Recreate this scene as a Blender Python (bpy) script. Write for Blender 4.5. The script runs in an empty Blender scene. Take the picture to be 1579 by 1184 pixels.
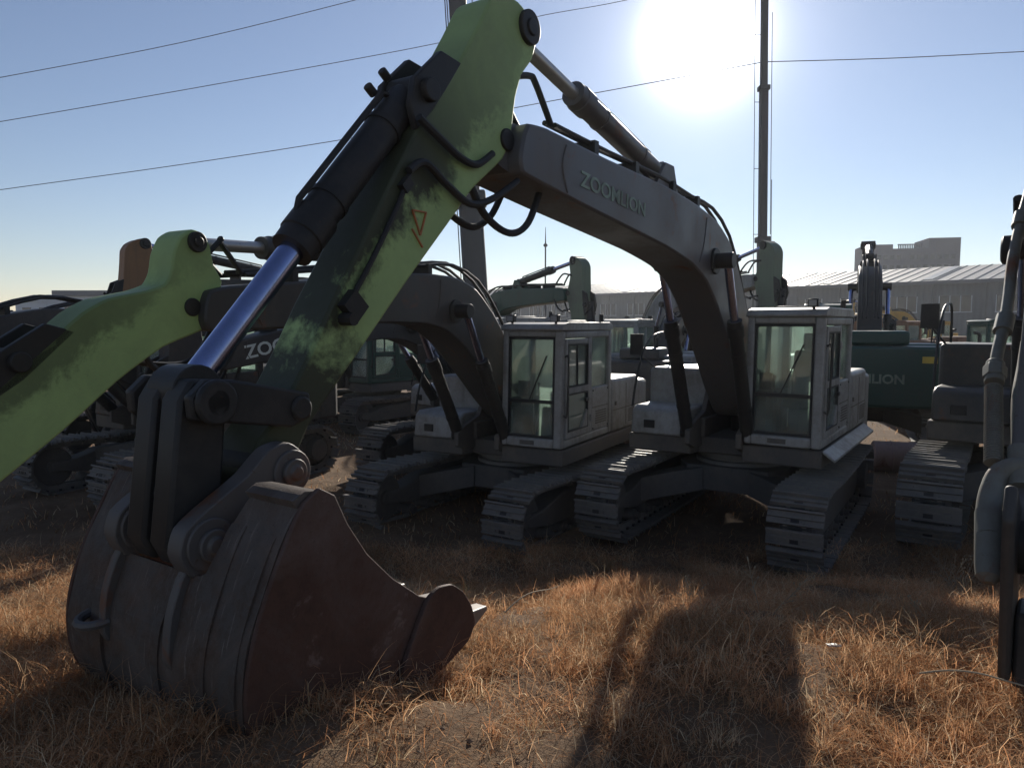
import bpy, bmesh, math, random
import numpy as np
from mathutils import Vector, Matrix

random.seed(7)
RNG = np.random.default_rng(11)
SC = bpy.context.scene
COL = SC.collection
rad = math.radians

# ------------------------------------------------------------------ camera
CAM_H, PITCH = 2.9, -0.084
cam_d = bpy.data.cameras.new('camera')
cam = bpy.data.objects.new('camera', cam_d)
COL.objects.link(cam)
cam.location = (0, 0, CAM_H)
cam.rotation_euler = (math.pi / 2 + PITCH, 0, 0)
cam_d.sensor_width = 36
cam_d.lens = 36 * 1116 / 1579
cam_d.clip_start = 0.05
cam_d.clip_end = 5000
SC.camera = cam

# ------------------------------------------------------------------ terrain height
def sstep(a, b, x):
    t = np.clip((x - a) / (b - a), 0, 1)
    return t * t * (3 - 2 * t)

def ground_h(x, y):
    x = np.asarray(x, float); y = np.asarray(y, float)
    g = 1.20 - 0.08 * sstep(-2, 3.0, y) - 1.10 * sstep(3.4, 8.0, y)
    g = g + 0.16 * np.exp(-(((x - 1.05) / 0.75) ** 2 + ((y - 6.55) / 0.55) ** 2))
    g = g + 0.25 * np.exp(-(((x + 0.85) / 0.8) ** 2 + ((y - 2.65) / 0.6) ** 2))
    g = g + 0.14 * np.exp(-(((x - 3.0) / 1.0) ** 2 + ((y - 6.9) / 0.5) ** 2))
    near = 1 - sstep(10, 16, y)
    g = g + near * (0.035 * np.sin(1.7 * x + 0.6 * y) * np.sin(1.3 * y - 0.7 * x) + 0.02 * np.sin(4.1 * x + 1.1) * np.sin(3.7 * y + 2 * np.sin(x)))
    return g

# ------------------------------------------------------------------ node helpers
class NT:
    def __init__(s, name):
        s.m = bpy.data.materials.new(name)
        s.m.use_nodes = True
        s.n = s.m.node_tree.nodes; s.l = s.m.node_tree.links
        s.n.clear()
        s.out = s.n.new('ShaderNodeOutputMaterial')
    def new(s, t, **kw):
        nd = s.n.new(t)
        for k, v in kw.items():
            if k in nd.inputs.keys(): nd.inputs[k].default_value = v
            else: setattr(nd, k, v)
        return nd
    def link(s, a, b): s.l.new(a, b)
    def math(s, op, a, b=None, clamp=False):
        nd = s.n.new('ShaderNodeMath'); nd.operation = op; nd.use_clamp = clamp
        for i, v in enumerate((a, b)):
            if v is None: continue
            if isinstance(v, (int, float)): nd.inputs[i].default_value = v
            else: s.l.new(v, nd.inputs[i])
        return nd.outputs[0]
    def ramp(s, fac, stops):
        r = s.n.new('ShaderNodeValToRGB')
        e = r.color_ramp.elements
        while len(e) < len(stops): e.new(0.5)
        for el, (p, c) in zip(e, stops):
            el.position = p
            el.color = (*c, 1) if len(c) == 3 else c
        s.l.new(fac, r.inputs[0])
        return r.outputs[0]
    def mix(s, fac, a, b):
        nd = s.n.new('ShaderNodeMix'); nd.data_type = 'RGBA'
        for i, v in ((0, fac), (6, a), (7, b)):
            if isinstance(v, (int, float)): nd.inputs[i].default_value = v
            elif isinstance(v, (tuple, list)): nd.inputs[i].default_value = (*v[:3], 1)
            else: s.l.new(v, nd.inputs[i])
        return nd.outputs[2]
    def noise(s, scale, detail=5, rough=0.6, coord=None, dist=0.0):
        nd = s.n.new('ShaderNodeTexNoise')
        nd.inputs['Scale'].default_value = scale
        nd.inputs['Detail'].default_value = detail
        nd.inputs['Roughness'].default_value = rough
        nd.inputs['Distortion'].default_value = dist
        if coord is not None: s.l.new(coord, nd.inputs['Vector'])
        return nd.outputs['Fac']
    def coord(s):
        return s.n.new('ShaderNodeTexCoord').outputs['Object']

_mats = {}
def paint(name, col, dirt=(0.10, 0.085, 0.065), amount=0.5, rough=0.5, metal=0.0, scale=1.0, rust=0.0, spec=0.5):
    """dusty worn paint: base colour, dust film in clouds, fine scratches and small chips"""
    if name in _mats: return _mats[name]
    t = NT(name); co = t.coord()
    n1 = t.noise(1.6 * scale, 8, 0.65, co)
    n2 = t.noise(14 * scale, 6, 0.7, co)
    f = t.math('ADD', t.math('MULTIPLY', n1, 0.75), t.math('MULTIPLY', n2, 0.35))
    lo = 0.72 - 0.32 * amount
    fac = t.ramp(f, [(lo, (0, 0, 0)), (lo + 0.28, (1, 1, 1))])
    fac = t.math('MULTIPLY', fac, 0.85)
    c = t.mix(fac, col, dirt)
    # streaks running down
    mp = t.new('ShaderNodeMapping'); mp.inputs['Scale'].default_value = (9 * scale, 9 * scale, 0.7 * scale)
    t.link(co, mp.inputs['Vector'])
    st = t.noise(1.0, 4, 0.6, mp.outputs[0])
    sf = t.ramp(st, [(0.52, (0, 0, 0)), (0.74, (1, 1, 1))])
    c = t.mix(t.math('MULTIPLY', sf, 0.35 * amount + 0.1), c, tuple(0.6 * v for v in dirt))
    # chips
    ch = t.noise(38 * scale, 3, 0.5, co)
    cf = t.ramp(ch, [(0.70 - 0.06 * rust, (0, 0, 0)), (0.74, (1, 1, 1))])
    c = t.mix(t.math('MULTIPLY', cf, 0.7), c, (0.07, 0.04, 0.025))
    if rust > 0:
        rn = t.noise(3.2 * scale, 9, 0.7, co, 0.6)
        rf = t.ramp(rn, [(0.60 - 0.2 * rust, (0, 0, 0)), (0.72 - 0.15 * rust, (1, 1, 1))])
        c = t.mix(rf, c, t.mix(n2, (0.10, 0.035, 0.018), (0.20, 0.085, 0.04)))
    p = t.new('ShaderNodeBsdfPrincipled')
    t.link(c, p.inputs['Base Color'])
    p.inputs['Metallic'].default_value = metal
    p.inputs['Specular IOR Level'].default_value = spec
    rr = t.math('ADD', t.math('MULTIPLY', fac, 0.3), rough, True)
    t.link(rr, p.inputs['Roughness'])
    b = t.new('ShaderNodeBump'); b.inputs['Strength'].default_value = 0.12; b.inputs['Distance'].default_value = 0.01
    t.link(n2, b.inputs['Height']); t.link(b.outputs[0], p.inputs['Normal'])
    t.link(p.outputs[0], t.out.inputs[0])
    _mats[name] = t.m
    return t.m

def glass_mat(name='cab_glass', tint=(0.84, 0.92, 0.88), dust=0.22):
    if name in _mats: return _mats[name]
    t = NT(name); co = t.coord()
    tr = t.new('ShaderNodeBsdfTransparent'); tr.inputs[0].default_value = (*tint, 1)
    gl = t.new('ShaderNodeBsdfGlossy'); gl.inputs['Roughness'].default_value = 0.03
    df = t.new('ShaderNodeBsdfDiffuse'); df.inputs[0].default_value = (0.42, 0.46, 0.44, 1)
    tl = t.new('ShaderNodeBsdfTranslucent'); tl.inputs[0].default_value = (0.60, 0.66, 0.62, 1)
    ds = t.new('ShaderNodeAddShader')
    t.link(df.outputs[0], ds.inputs[0]); t.link(tl.outputs[0], ds.inputs[1])
    fr = t.new('ShaderNodeFresnel'); fr.inputs['IOR'].default_value = 1.45
    m1 = t.new('ShaderNodeMixShader'); t.link(fr.outputs[0], m1.inputs[0])
    t.link(tr.outputs[0], m1.inputs[1]); t.link(gl.outputs[0], m1.inputs[2])
    n = t.noise(2.2, 6, 0.65, co, 0.5)
    f = t.ramp(n, [(0.35, (0.25,) * 3), (0.75, (1,) * 3)])
    m2 = t.new('ShaderNodeMixShader'); t.link(t.math('MULTIPLY', f, dust), m2.inputs[0])
    t.link(m1.outputs[0], m2.inputs[1]); t.link(ds.outputs[0], m2.inputs[2])
    t.link(m2.outputs[0], t.out.inputs[0])
    _mats[name] = t.m
    return t.m

def chrome_mat():
    if 'sky_tinted_chrome_rod' in _mats: return _mats['sky_tinted_chrome_rod']
    t = NT('sky_tinted_chrome_rod'); co = t.coord()
    p = t.new('ShaderNodeBsdfPrincipled')
    n = t.noise(9, 5, 0.7, co)
    t.link(t.ramp(n, [(0.3, (0.40, 0.44, 0.70)), (0.75, (0.30, 0.34, 0.50))]), p.inputs['Base Color'])  # blue of the reflected sky is put into the chrome colour
    p.inputs['Metallic'].default_value = 1.0
    t.link(t.math('ADD', t.math('MULTIPLY', n, 0.18), 0.12), p.inputs['Roughness'])
    t.link(p.outputs[0], t.out.inputs[0])
    _mats['sky_tinted_chrome_rod'] = t.m
    return t.m

# ------------------------------------------------------------------ mesh builder
class MB:
    def __init__(s): s.v = []; s.f = []; s.mi = []; s.cur = 0
    def add(s, vs, fs):
        o = len(s.v); s.v += [tuple(v) for v in vs]; s.f += [[i + o for i in f] for f in fs]; s.mi += [s.cur] * len(fs)
        return s
    def box(s, c, d, R=None):
        c = Vector(c); h = Vector(d) / 2
        pts = [Vector((sx * h.x, sy * h.y, sz * h.z)) for sx in (-1, 1) for sy in (-1, 1) for sz in (-1, 1)]
        if R is not None: pts = [R @ p for p in pts]
        pts = [p + c for p in pts]
        return s.add(pts, [(0, 1, 3, 2), (4, 6, 7, 5), (0, 4, 5, 1), (2, 3, 7, 6), (0, 2, 6, 4), (1, 5, 7, 3)])
    def mm(s, x0, x1, y0, y1, z0, z1):
        return s.box(((x0 + x1) / 2, (y0 + y1) / 2, (z0 + z1) / 2), (x1 - x0, y1 - y0, z1 - z0))
    def beam(s, a, b, w, t, up=(0, 0, 1)):
        a = Vector(a); b = Vector(b); d = (b - a); L = d.length; d.normalize()
        u = Vector(up)
        if abs(d.dot(u)) > 0.98: u = Vector((1, 0, 0))
        sx = d.cross(u).normalized(); uz = sx.cross(d).normalized()
        R = Matrix((sx, d, uz)).transposed()
        return s.box((a + b) / 2, (w, L, t), R)
    def prism(s, poly, y0, y1):
        n = len(poly)
        vs = [(x, y0, z) for x, z in poly] + [(x, y1, z) for x, z in poly]
        fs = [list(range(n)), list(range(2 * n - 1, n - 1, -1))]
        fs += [(i, (i + 1) % n, n + (i + 1) % n, n + i) for i in range(n)]
        return s.add(vs, fs)
    def prismz(s, poly, z0, z1):
        n = len(poly)
        vs = [(x, y, z0) for x, y in poly] + [(x, y, z1) for x, y in poly]
        fs = [list(range(n)), list(range(2 * n - 1, n - 1, -1))]
        fs += [(i, (i + 1) % n, n + (i + 1) % n, n + i) for i in range(n)]
        return s.add(vs, fs)
    def cyl(s, a, b, r0, r1=None, n=18):
        r1 = r0 if r1 is None else r1
        a = Vector(a); b = Vector(b); d = (b - a).normalized()
        u = d.orthogonal().normalized(); w = d.cross(u)
        vs = []
        for p, r in ((a, r0), (b, r1)):
            for i in range(n):
                t = 2 * math.pi * i / n
                vs.append(p + (u * math.cos(t) + w * math.sin(t)) * r)
        fs = [(i, (i + 1) % n, n + (i + 1) % n, n + i) for i in range(n)]
        fs += [list(range(n))[::-1], list(range(n, 2 * n))]
        return s.add(vs, fs)
    def lathe(s, a, b, prof, n=20):
        """prof: list of (distance along a->b, radius)"""
        a = Vector(a); b = Vector(b); d = (b - a).normalized()
        u = d.orthogonal().normalized(); w = d.cross(u)
        vs = []
        for q, r in prof:
            for i in range(n):
                t = 2 * math.pi * i / n
                vs.append(a + d * q + (u * math.cos(t) + w * math.sin(t)) * r)
        fs = []
        for k in range(len(prof) - 1):
            for i in range(n):
                fs.append((k * n + i, k * n + (i + 1) % n, (k + 1) * n + (i + 1) % n, (k + 1) * n + i))
        m = len(prof) - 1
        fs += [list(range(n))[::-1], list(range(m * n, m * n + n))]
        return s.add(vs, fs)
    def tube(s, pts, r, n=8, smooth=0):
        P = [Vector(p) for p in pts]
        if smooth:
            Q = []
            for i in range(len(P) - 1):
                p0 = P[max(i - 1, 0)]; p1 = P[i]; p2 = P[i + 1]; p3 = P[min(i + 2, len(P) - 1)]
                for k in range(smooth):
                    t = k / smooth
                    Q.append(0.5 * ((2 * p1) + (p2 - p0) * t + (2 * p0 - 5 * p1 + 4 * p2 - p3) * t * t + (3 * p1 - p0 - 3 * p2 + p3) * t ** 3))
            Q.append(P[-1]); P = Q
        vs = []; u = None
        for i, p in enumerate(P):
            d = (P[min(i + 1, len(P) - 1)] - P[max(i - 1, 0)]).normalized()
            if u is None: u = d.orthogonal().normalized()
            else:
                u = u - d * u.dot(d)
                u = u.normalized() if u.length > 1e-6 else d.orthogonal().normalized()
            w = d.cross(u)
            rr = r[min(len(r) - 1, int(round(i * (len(r) - 1) / max(1, len(P) - 1))))] if isinstance(r, (list, tuple)) else r
            for k in range(n):
                t = 2 * math.pi * k / n
                vs.append(p + (u * math.cos(t) + w * math.sin(t)) * rr)
        fs = []
        for i in range(len(P) - 1):
            for k in range(n):
                fs.append((i * n + k, i * n + (k + 1) % n, (i + 1) * n + (k + 1) % n, (i + 1) * n + k))
        fs += [list(range(n))[::-1], list(range((len(P) - 1) * n, len(P) * n))]
        return s.add(vs, fs)
    def xf(s, M):
        s.v = [tuple(M @ Vector(v)) for v in s.v]; return s
    def build(s, name, mat, parent=None, bevel=0.0, smooth=35, seg=2):
        me = bpy.data.meshes.new(name)
        me.from_pydata(s.v, [], s.f)
        if s.cur or any(s.mi): me.polygons.foreach_set('material_index', s.mi)
        bm = bmesh.new(); bm.from_mesh(me)
        bmesh.ops.recalc_face_normals(bm, faces=bm.faces)
        bm.to_mesh(me); bm.free()
        for p in me.polygons: p.use_smooth = True
        me.set_sharp_from_angle(angle=rad(smooth))
        for q in (mat if isinstance(mat, (list, tuple)) else [mat]): me.materials.append(q)
        o = bpy.data.objects.new(name, me); COL.objects.link(o)
        if parent is not None: o.parent = parent
        if bevel:
            b = o.modifiers.new('bevel', 'BEVEL'); b.width = bevel; b.segments = seg
            b.limit_method = 'ANGLE'; b.angle_limit = rad(40); b.harden_normals = False
        return o

def tag(o, label, cat, group=None):
    o['label'] = label; o['category'] = cat
    if group: o['group'] = group
    return o
def struct(o, kind='structure'):
    o['kind'] = kind; return o
def empty(name, loc, rz=0.0, sc=1.0):
    o = bpy.data.objects.new(name, None); COL.objects.link(o)
    o.location = loc; o.rotation_euler = (0, 0, rz); o.scale = (sc,) * 3
    o.empty_display_size = 0.3
    return o

_fonts = {}
def text_mesh(body, size, extrude=0.002, bold=0.012, name='lettering'):
    cu = bpy.data.curves.new(name, 'FONT')
    cu.body = body; cu.size = size; cu.extrude = extrude; cu.offset = bold * size
    cu.align_x = 'LEFT'
    cu.resolution_u = 3
    tmp = bpy.data.objects.new('tmp_text', cu); COL.objects.link(tmp)
    dg = bpy.context.evaluated_depsgraph_get(); dg.update()
    me = bpy.data.meshes.new_from_object(tmp.evaluated_get(dg))
    bpy.data.objects.remove(tmp); bpy.data.curves.remove(cu)
    return me
def put_text(body, size, M, mat, parent, bold=0.012, name='lettering', sx=1.0):
    me = text_mesh(body, size, bold=bold, name=name)
    me.transform(Matrix.Diagonal((sx, 1, 1, 1)))
    me.transform(M)
    me.materials.clear(); me.materials.append(mat)
    o = bpy.data.objects.new(name, me); COL.objects.link(o); o.parent = parent
    return o
def frame(origin, x, y):
    x = Vector(x).normalized(); y = Vector(y).normalized(); z = x.cross(y)
    M = Matrix((x, y, z)).transposed().to_4x4(); M.translation = Vector(origin)
    return M

# ------------------------------------------------------------------ materials
STEEL = paint('dusty_track_steel', (0.135, 0.125, 0.115), (0.27, 0.225, 0.185), 0.75, 0.55, 0.0, spec=0.3)
UNDER = paint('dark_undercarriage_paint', (0.085, 0.079, 0.074), (0.17, 0.14, 0.11), 0.8, 0.62, spec=0.25)
BLACK = paint('black_hydraulic_steel', (0.026, 0.025, 0.024), (0.075, 0.063, 0.053), 0.55, 0.5, spec=0.28)
RUBBER = paint('black_rubber_hose', (0.014, 0.014, 0.015), (0.04, 0.036, 0.032), 0.4, 0.6)
WHITE = paint('weathered_white_paint', (0.31, 0.31, 0.30), (0.16, 0.14, 0.115), 0.85, 0.42)
WHITE2 = paint('dusty_pale_grey_paint', (0.28, 0.28, 0.275), (0.15, 0.13, 0.11), 0.85, 0.42)
DGREY = paint('dark_grey_boom_paint', (0.095, 0.092, 0.093), (0.14, 0.12, 0.10), 0.75, 0.42, rust=0.12, spec=0.4)
CHAR = paint('charcoal_boom_paint', (0.050, 0.048, 0.047), (0.11, 0.095, 0.08), 0.7, 0.45, rust=0.05, spec=0.3)
BUCKET = paint('rusty_bucket_steel', (0.070, 0.058, 0.052), (0.12, 0.095, 0.075), 0.55, 0.65, 0.0, rust=0.5, spec=0.3)
RUST = paint('red_brown_rusted_steel', (0.10, 0.035, 0.022), (0.075, 0.045, 0.032), 0.55, 0.75, rust=0.7)
def worn_steel(name, base, rust_c, pale, rust_amt, pale_amt):
    t = NT(name); co = t.coord()
    n0 = t.noise(1.3, 6, 0.6, co, 0.8); n1 = t.noise(4.2, 9, 0.72, co, 0.5); n2 = t.noise(19, 7, 0.75, co); n3 = t.noise(75, 3, 0.6, co)
    c = t.mix(t.ramp(t.math('ADD', t.math('MULTIPLY', n1, .7), t.math('MULTIPLY', n2, .35)), [(0.58 - rust_amt * .2, (0, 0, 0)), (0.70 - rust_amt * .1, (1, 1, 1))]), base, rust_c)
    c = t.mix(t.math('MULTIPLY', t.ramp(n2, [(0.45, (0, 0, 0)), (0.68, (1, 1, 1))]), 0.6), c, tuple(v * 0.45 for v in rust_c))
    # rubbed, dusty patches with a hard upper edge
    pf = t.ramp(t.math('ADD', t.math('MULTIPLY', n0, .75), t.math('MULTIPLY', n2, .3)), [(0.60 - pale_amt * .15, (0, 0, 0)), (0.70, (1, 1, 1))])
    c = t.mix(t.math('MULTIPLY', pf, 0.75), c, pale)
    # scratches in the digging direction
    mp = t.new('ShaderNodeMapping'); mp.inputs['Scale'].default_value = (3, 40, 3); mp.inputs['Rotation'].default_value = (0.5, 0.6, 0.3)
    t.link(co, mp.inputs['Vector'])
    sc_ = t.ramp(t.noise(1.2, 5, 0.75, mp.outputs[0], 0.3), [(0.60, (0, 0, 0)), (0.66, (1, 1, 1))])
    c = t.mix(t.math('MULTIPLY', sc_, 0.55), c, tuple(v * 1.25 for v in pale))
    c = t.mix(t.math('MULTIPLY', t.ramp(n3, [(0.60, (0, 0, 0)), (0.72, (1, 1, 1))]), 0.5), c, (0.03, 0.022, 0.018))
    p = t.new('ShaderNodeBsdfPrincipled'); t.link(c, p.inputs['Base Color'])
    p.inputs['Specular IOR Level'].default_value = 0.25
    t.link(t.math('ADD', t.math('MULTIPLY', n2, 0.35), 0.5), p.inputs['Roughness'])
    b = t.new('ShaderNodeBump'); b.inputs['Strength'].default_value = 0.45; b.inputs['Distance'].default_value = 0.02
    t.link(t.math('ADD', n1, t.math('ADD', t.math('MULTIPLY', n2, .5), t.math('MULTIPLY', n3, .15))), b.inputs['Height']); t.link(b.outputs[0], p.inputs['Normal'])
    t.link(p.outputs[0], t.out.inputs[0]); return t.m
BUCKET = worn_steel('worn_brown_bucket_steel', (0.075, 0.062, 0.054), (0.095, 0.058, 0.040), (0.165, 0.14, 0.125), 0.5, 0.6)
RUST = worn_steel('red_brown_rusted_plate', (0.075, 0.038, 0.028), (0.085, 0.045, 0.032), (0.15, 0.11, 0.095), 0.6, 0.5)
WORN = paint('scuffed_grey_steel', (0.095, 0.085, 0.08), (0.14, 0.11, 0.085), 0.5, 0.55, 0.1, rust=0.3, spec=0.4)
BRIGHT = paint('worn_bright_steel', (0.42, 0.41, 0.40), (0.2, 0.17, 0.14), 0.4, 0.35, 0.6)
TOOTH = paint('polished_tooth_steel', (0.22, 0.20, 0.18), (0.13, 0.10, 0.08), 0.6, 0.4, 0.3)
GREYPIPE = paint('grey_hydraulic_pipe', (0.17, 0.175, 0.155), (0.12, 0.10, 0.08), 0.75, 0.5, rust=0.15, spec=0.3)
TEAL = paint('dark_green_blue_paint', (0.018, 0.060, 0.046), (0.06, 0.07, 0.06), 0.4, 0.42, spec=0.35)
TAN = paint('faded_tan_paint', (0.24, 0.12, 0.05), (0.12, 0.09, 0.06), 0.55, 0.55)
YELLOW = paint('faded_yellow_paint', (0.50, 0.29, 0.05), (0.2, 0.15, 0.09), 0.5, 0.5)
ORANGE = paint('rusty_orange_paint', (0.22, 0.10, 0.05), (0.14, 0.09, 0.06), 0.7, 0.6)
PALEG = paint('pale_green_grey_paint', (0.13, 0.165, 0.105), (0.13, 0.12, 0.10), 0.6, 0.5)
LETTER = paint('pale_green_lettering', (0.22, 0.30, 0.22), (0.10, 0.10, 0.085), 0.85, 0.5)
LETTERW = paint('white_lettering', (0.62, 0.66, 0.60), (0.3, 0.29, 0.25), 0.35, 0.5)
DECAL = paint('orange_decal', (0.45, 0.15, 0.05), (0.2, 0.14, 0.08), 0.4, 0.5)
YDECAL = paint('yellow_decal', (0.6, 0.42, 0.05), (0.3, 0.2, 0.08), 0.3, 0.5)
SEAT = paint('black_seat_fabric', (0.02, 0.02, 0.023), (0.06, 0.055, 0.05), 0.35, 0.8)
LAMP = paint('grey_lamp_lens', (0.35, 0.36, 0.36), (0.15, 0.14, 0.12), 0.3, 0.25)
GLASS = glass_mat()
CHROME = chrome_mat()

def grimy_green(name, col, pivot, end, grime=1.0):
    """green stick paint with black grease along the cylinder edge and around the lower pin"""
    t = NT(name); co = t.coord()
    d = Vector((end[0] - pivot[0], 0, end[1] - pivot[1])); L = d.length; d.normalize()
    pr = Vector((-d.z, 0, d.x))
    if pr.z < 0: pr = -pr
    sub = t.new('ShaderNodeVectorMath', operation='SUBTRACT'); t.link(co, sub.inputs[0]); sub.inputs[1].default_value = (pivot[0], 0, pivot[1])
    def dot(v):
        nd = t.new('ShaderNodeVectorMath', operation='DOT_PRODUCT'); t.link(sub.outputs[0], nd.inputs[0]); nd.inputs[1].default_value = v
        return nd.outputs['Value']
    u = dot(d); w = dot(pr)
    n1 = t.noise(2.6, 8, 0.7, co, 0.4); n2 = t.noise(17, 6, 0.7, co)
    nn = t.math('ADD', t.math('MULTIPLY', n1, 0.8), t.math('MULTIPLY', n2, 0.25))
    # grease next to the bucket cylinder
    e = t.math('ADD', t.math('MULTIPLY', w, 3.0), t.math('MULTIPLY', t.math('SUBTRACT', nn, 0.5), 2.4))
    f1 = t.ramp(e, [(0.56, (0, 0, 0)), (0.92, (1, 1, 1))])
    # grease around the lower end
    g = t.math('ADD', t.math('SUBTRACT', u, L - 0.80), t.math('MULTIPLY', t.math('SUBTRACT', nn, 0.5), 1.6))
    f2 = t.ramp(g, [(0.08, (0, 0, 0)), (0.36, (1, 1, 1))])
    f3 = t.ramp(nn, [(0.66, (0, 0, 0)), (0.82, (1, 1, 1))])
    f = t.math('MAXIMUM', t.math('MAXIMUM', f1, f2), t.math('MULTIPLY', f3, 0.7))
    # only the middle and lower part is greasy
    mid = t.ramp(t.math('ADD', t.math('MULTIPLY', u, 0.5), 0.2), [(0.1, (0.25,) * 3), (0.6, (1,) * 3)])
    f = t.math('MULTIPLY', t.math('MULTIPLY', f, mid), 0.93 * grime)
    base = t.mix(t.ramp(n1, [(0.35, (0, 0, 0)), (0.7, (1, 1, 1))]), col, tuple(0.72 * c + 0.02 for c in col))
    c = t.mix(f, base, (0.030, 0.027, 0.021))
    ch = t.ramp(t.noise(22, 6, 0.7, co, 0.8), [(0.70, (0, 0, 0)), (0.76, (1, 1, 1))])
    c = t.mix(t.math('MULTIPLY', ch, 0.5), c, (0.06, 0.045, 0.03))
    p = t.new('ShaderNodeBsdfPrincipled'); t.link(c, p.inputs['Base Color'])
    t.link(t.math('ADD', t.math('MULTIPLY', n2, 0.3), 0.42), p.inputs['Roughness']); p.inputs['Specular IOR Level'].default_value = 0.3
    b = t.new('ShaderNodeBump'); b.inputs['Strength'].default_value = 0.15; b.inputs['Distance'].default_value = 0.01
    t.link(n2, b.inputs['Height']); t.link(b.outputs[0], p.inputs['Normal'])
    t.link(p.outputs[0], t.out.inputs[0])
    return t.m

def smooth_loop(P, k=3, cut=0.62):
    """round a closed outline: Catmull-Rom with short handles at hard corners"""
    P = [Vector(p) for p in P]; n = len(P); out = []
    for i in range(n):
        p0, p1, p2, p3 = P[i - 1], P[i], P[(i + 1) % n], P[(i + 2) % n]
        L = (p2 - p1).length
        m1 = (p2 - p0); m2 = (p3 - p1)
        m1 = m1.normalized() * min(L, (p1 - p0).length * 1.2) * cut if m1.length else m1
        m2 = m2.normalized() * min(L, (p3 - p2).length * 1.2) * cut if m2.length else m2
        for j in range(k):
            t = j / k; h1 = 2 * t ** 3 - 3 * t * t + 1; h2 = t ** 3 - 2 * t * t + t; h3 = -2 * t ** 3 + 3 * t * t; h4 = t ** 3 - t * t
            q = p1 * h1 + m1 * h2 + p2 * h3 + m2 * h4; out.append((q.x, q.y))
    return out

# ------------------------------------------------------------------ excavator
FOOT = (0.25, 1.75)
TIP0 = (6.13, 4.07); END0 = (8.14, 2.11)
BOOM0 = [(0.05, 1.86), (0.10, 2.02), (0.55, 2.75), (1.0, 3.34), (1.45, 3.76), (1.95, 3.97), (2.6, 4.08), (3.5, 4.15), (4.8, 4.18), (5.75, 4.22),
         (5.98, 4.20), (6.04, 4.12), (6.09, 3.95), (6.05, 3.84), (5.2, 3.74), (3.5, 3.56), (2.75, 3.44), (2.3, 3.28), (1.9, 3.0), (1.45, 2.55), (0.95, 2.0),
         (0.55, 1.62), (0.35, 1.53), (0.15, 1.58)]
STICK0 = [(5.74, 4.86), (5.80, 4.70), (5.93, 4.56), (6.01, 4.38), (6.07, 4.1), (6.17, 3.93), (6.51, 3.68), (6.7, 3.49), (7.13, 3.07), (7.55, 2.64), (7.9, 2.28),
          (8.03, 2.04), (8.12, 1.98), (8.22, 2.0), (8.27, 2.10), (8.2, 2.25), (8.07, 2.38), (7.88, 2.66), (7.73, 2.91), (7.57, 3.15), (7.32, 3.54), (6.98, 4.04), (6.8, 4.24),
          (6.62, 4.48), (6.44, 4.74), (6.3, 4.95), (6.16, 5.03), (5.98, 5.04), (5.83, 4.99)]

def sim(a0, b0, a1, b1):
    """2-D similarity (x,z) taking segment a0b0 onto a1b1"""
    A0 = complex(*a0); B0 = complex(*b0); A1 = complex(*a1); B1 = complex(*b1)
    k = (B1 - A1) / (B0 - A0)
    def f(p):
        q = A1 + k * (complex(*p) - A0)
        return (q.real, q.imag)
    f.s = abs(k)
    return f

def hyd_cylinder(parent, name, a, b, y, r, rr, gap, mat, rod_mat=None, eye=0.0, rod_eye=0.0):
    """a = barrel end pin (x,z), b = rod end pin; gap = rod length showing"""
    A = Vector((a[0], y, a[1])); B = Vector((b[0], y, b[1])); d = (B - A); L = d.length; d.normalize()
    bl = L - gap
    m = MB().lathe(A, B, [(-r * 0.3, r * 0.5), (0.0, r * 0.8), (r * 0.6, r), (bl - r * 2.4, r), (bl - r * 2.35, r * 1.16), (bl - r * 0.9, r * 1.16), (bl - r * 0.85, r * 1.08), (bl, r * 1.05)], 20)
    for q in (0.25, 0.72):
        m.lathe(A, B, [(bl * q - 0.02, r * 1.07), (bl * q + 0.02, r * 1.07)], 20)
    m.cyl(A + Vector((0, -r * 0.9, 0)), A + Vector((0, r * 0.9, 0)), r * 0.95, n=18)
    # port pipe along the barrel
    side = Vector((d.z, 0, -d.x))
    if side.z < 0: side = -side
    m.tube([A + d * r * 1.5 + side * r * 1.0, A + d * r * 1.8 + side * r * 1.32, A + d * (bl - r * 2.2) + side * r * 1.32, A + d * (bl - r * 1.6) + side * r * 1.0], r * 0.18, 6)
    c = m.build(name, mat, parent, 0.0, 40)
    m = MB().lathe(A + d * (bl - 0.05), B, [(0, rr), (gap - rr * 1.3 + 0.05, rr), (gap - rr * 1.25 + 0.05, rr * 1.35), (gap + 0.05, rr * 1.3)], 20)
    m.build('rod', rod_mat or CHROME, c, 0, 40)
    MB().cyl(B + Vector((0, -rr * 1.6, 0)), B + Vector((0, rr * 1.6, 0)), rr * 1.9, n=20).build('rod_eye', mat, c, 0.006, 40)
    return c

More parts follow.
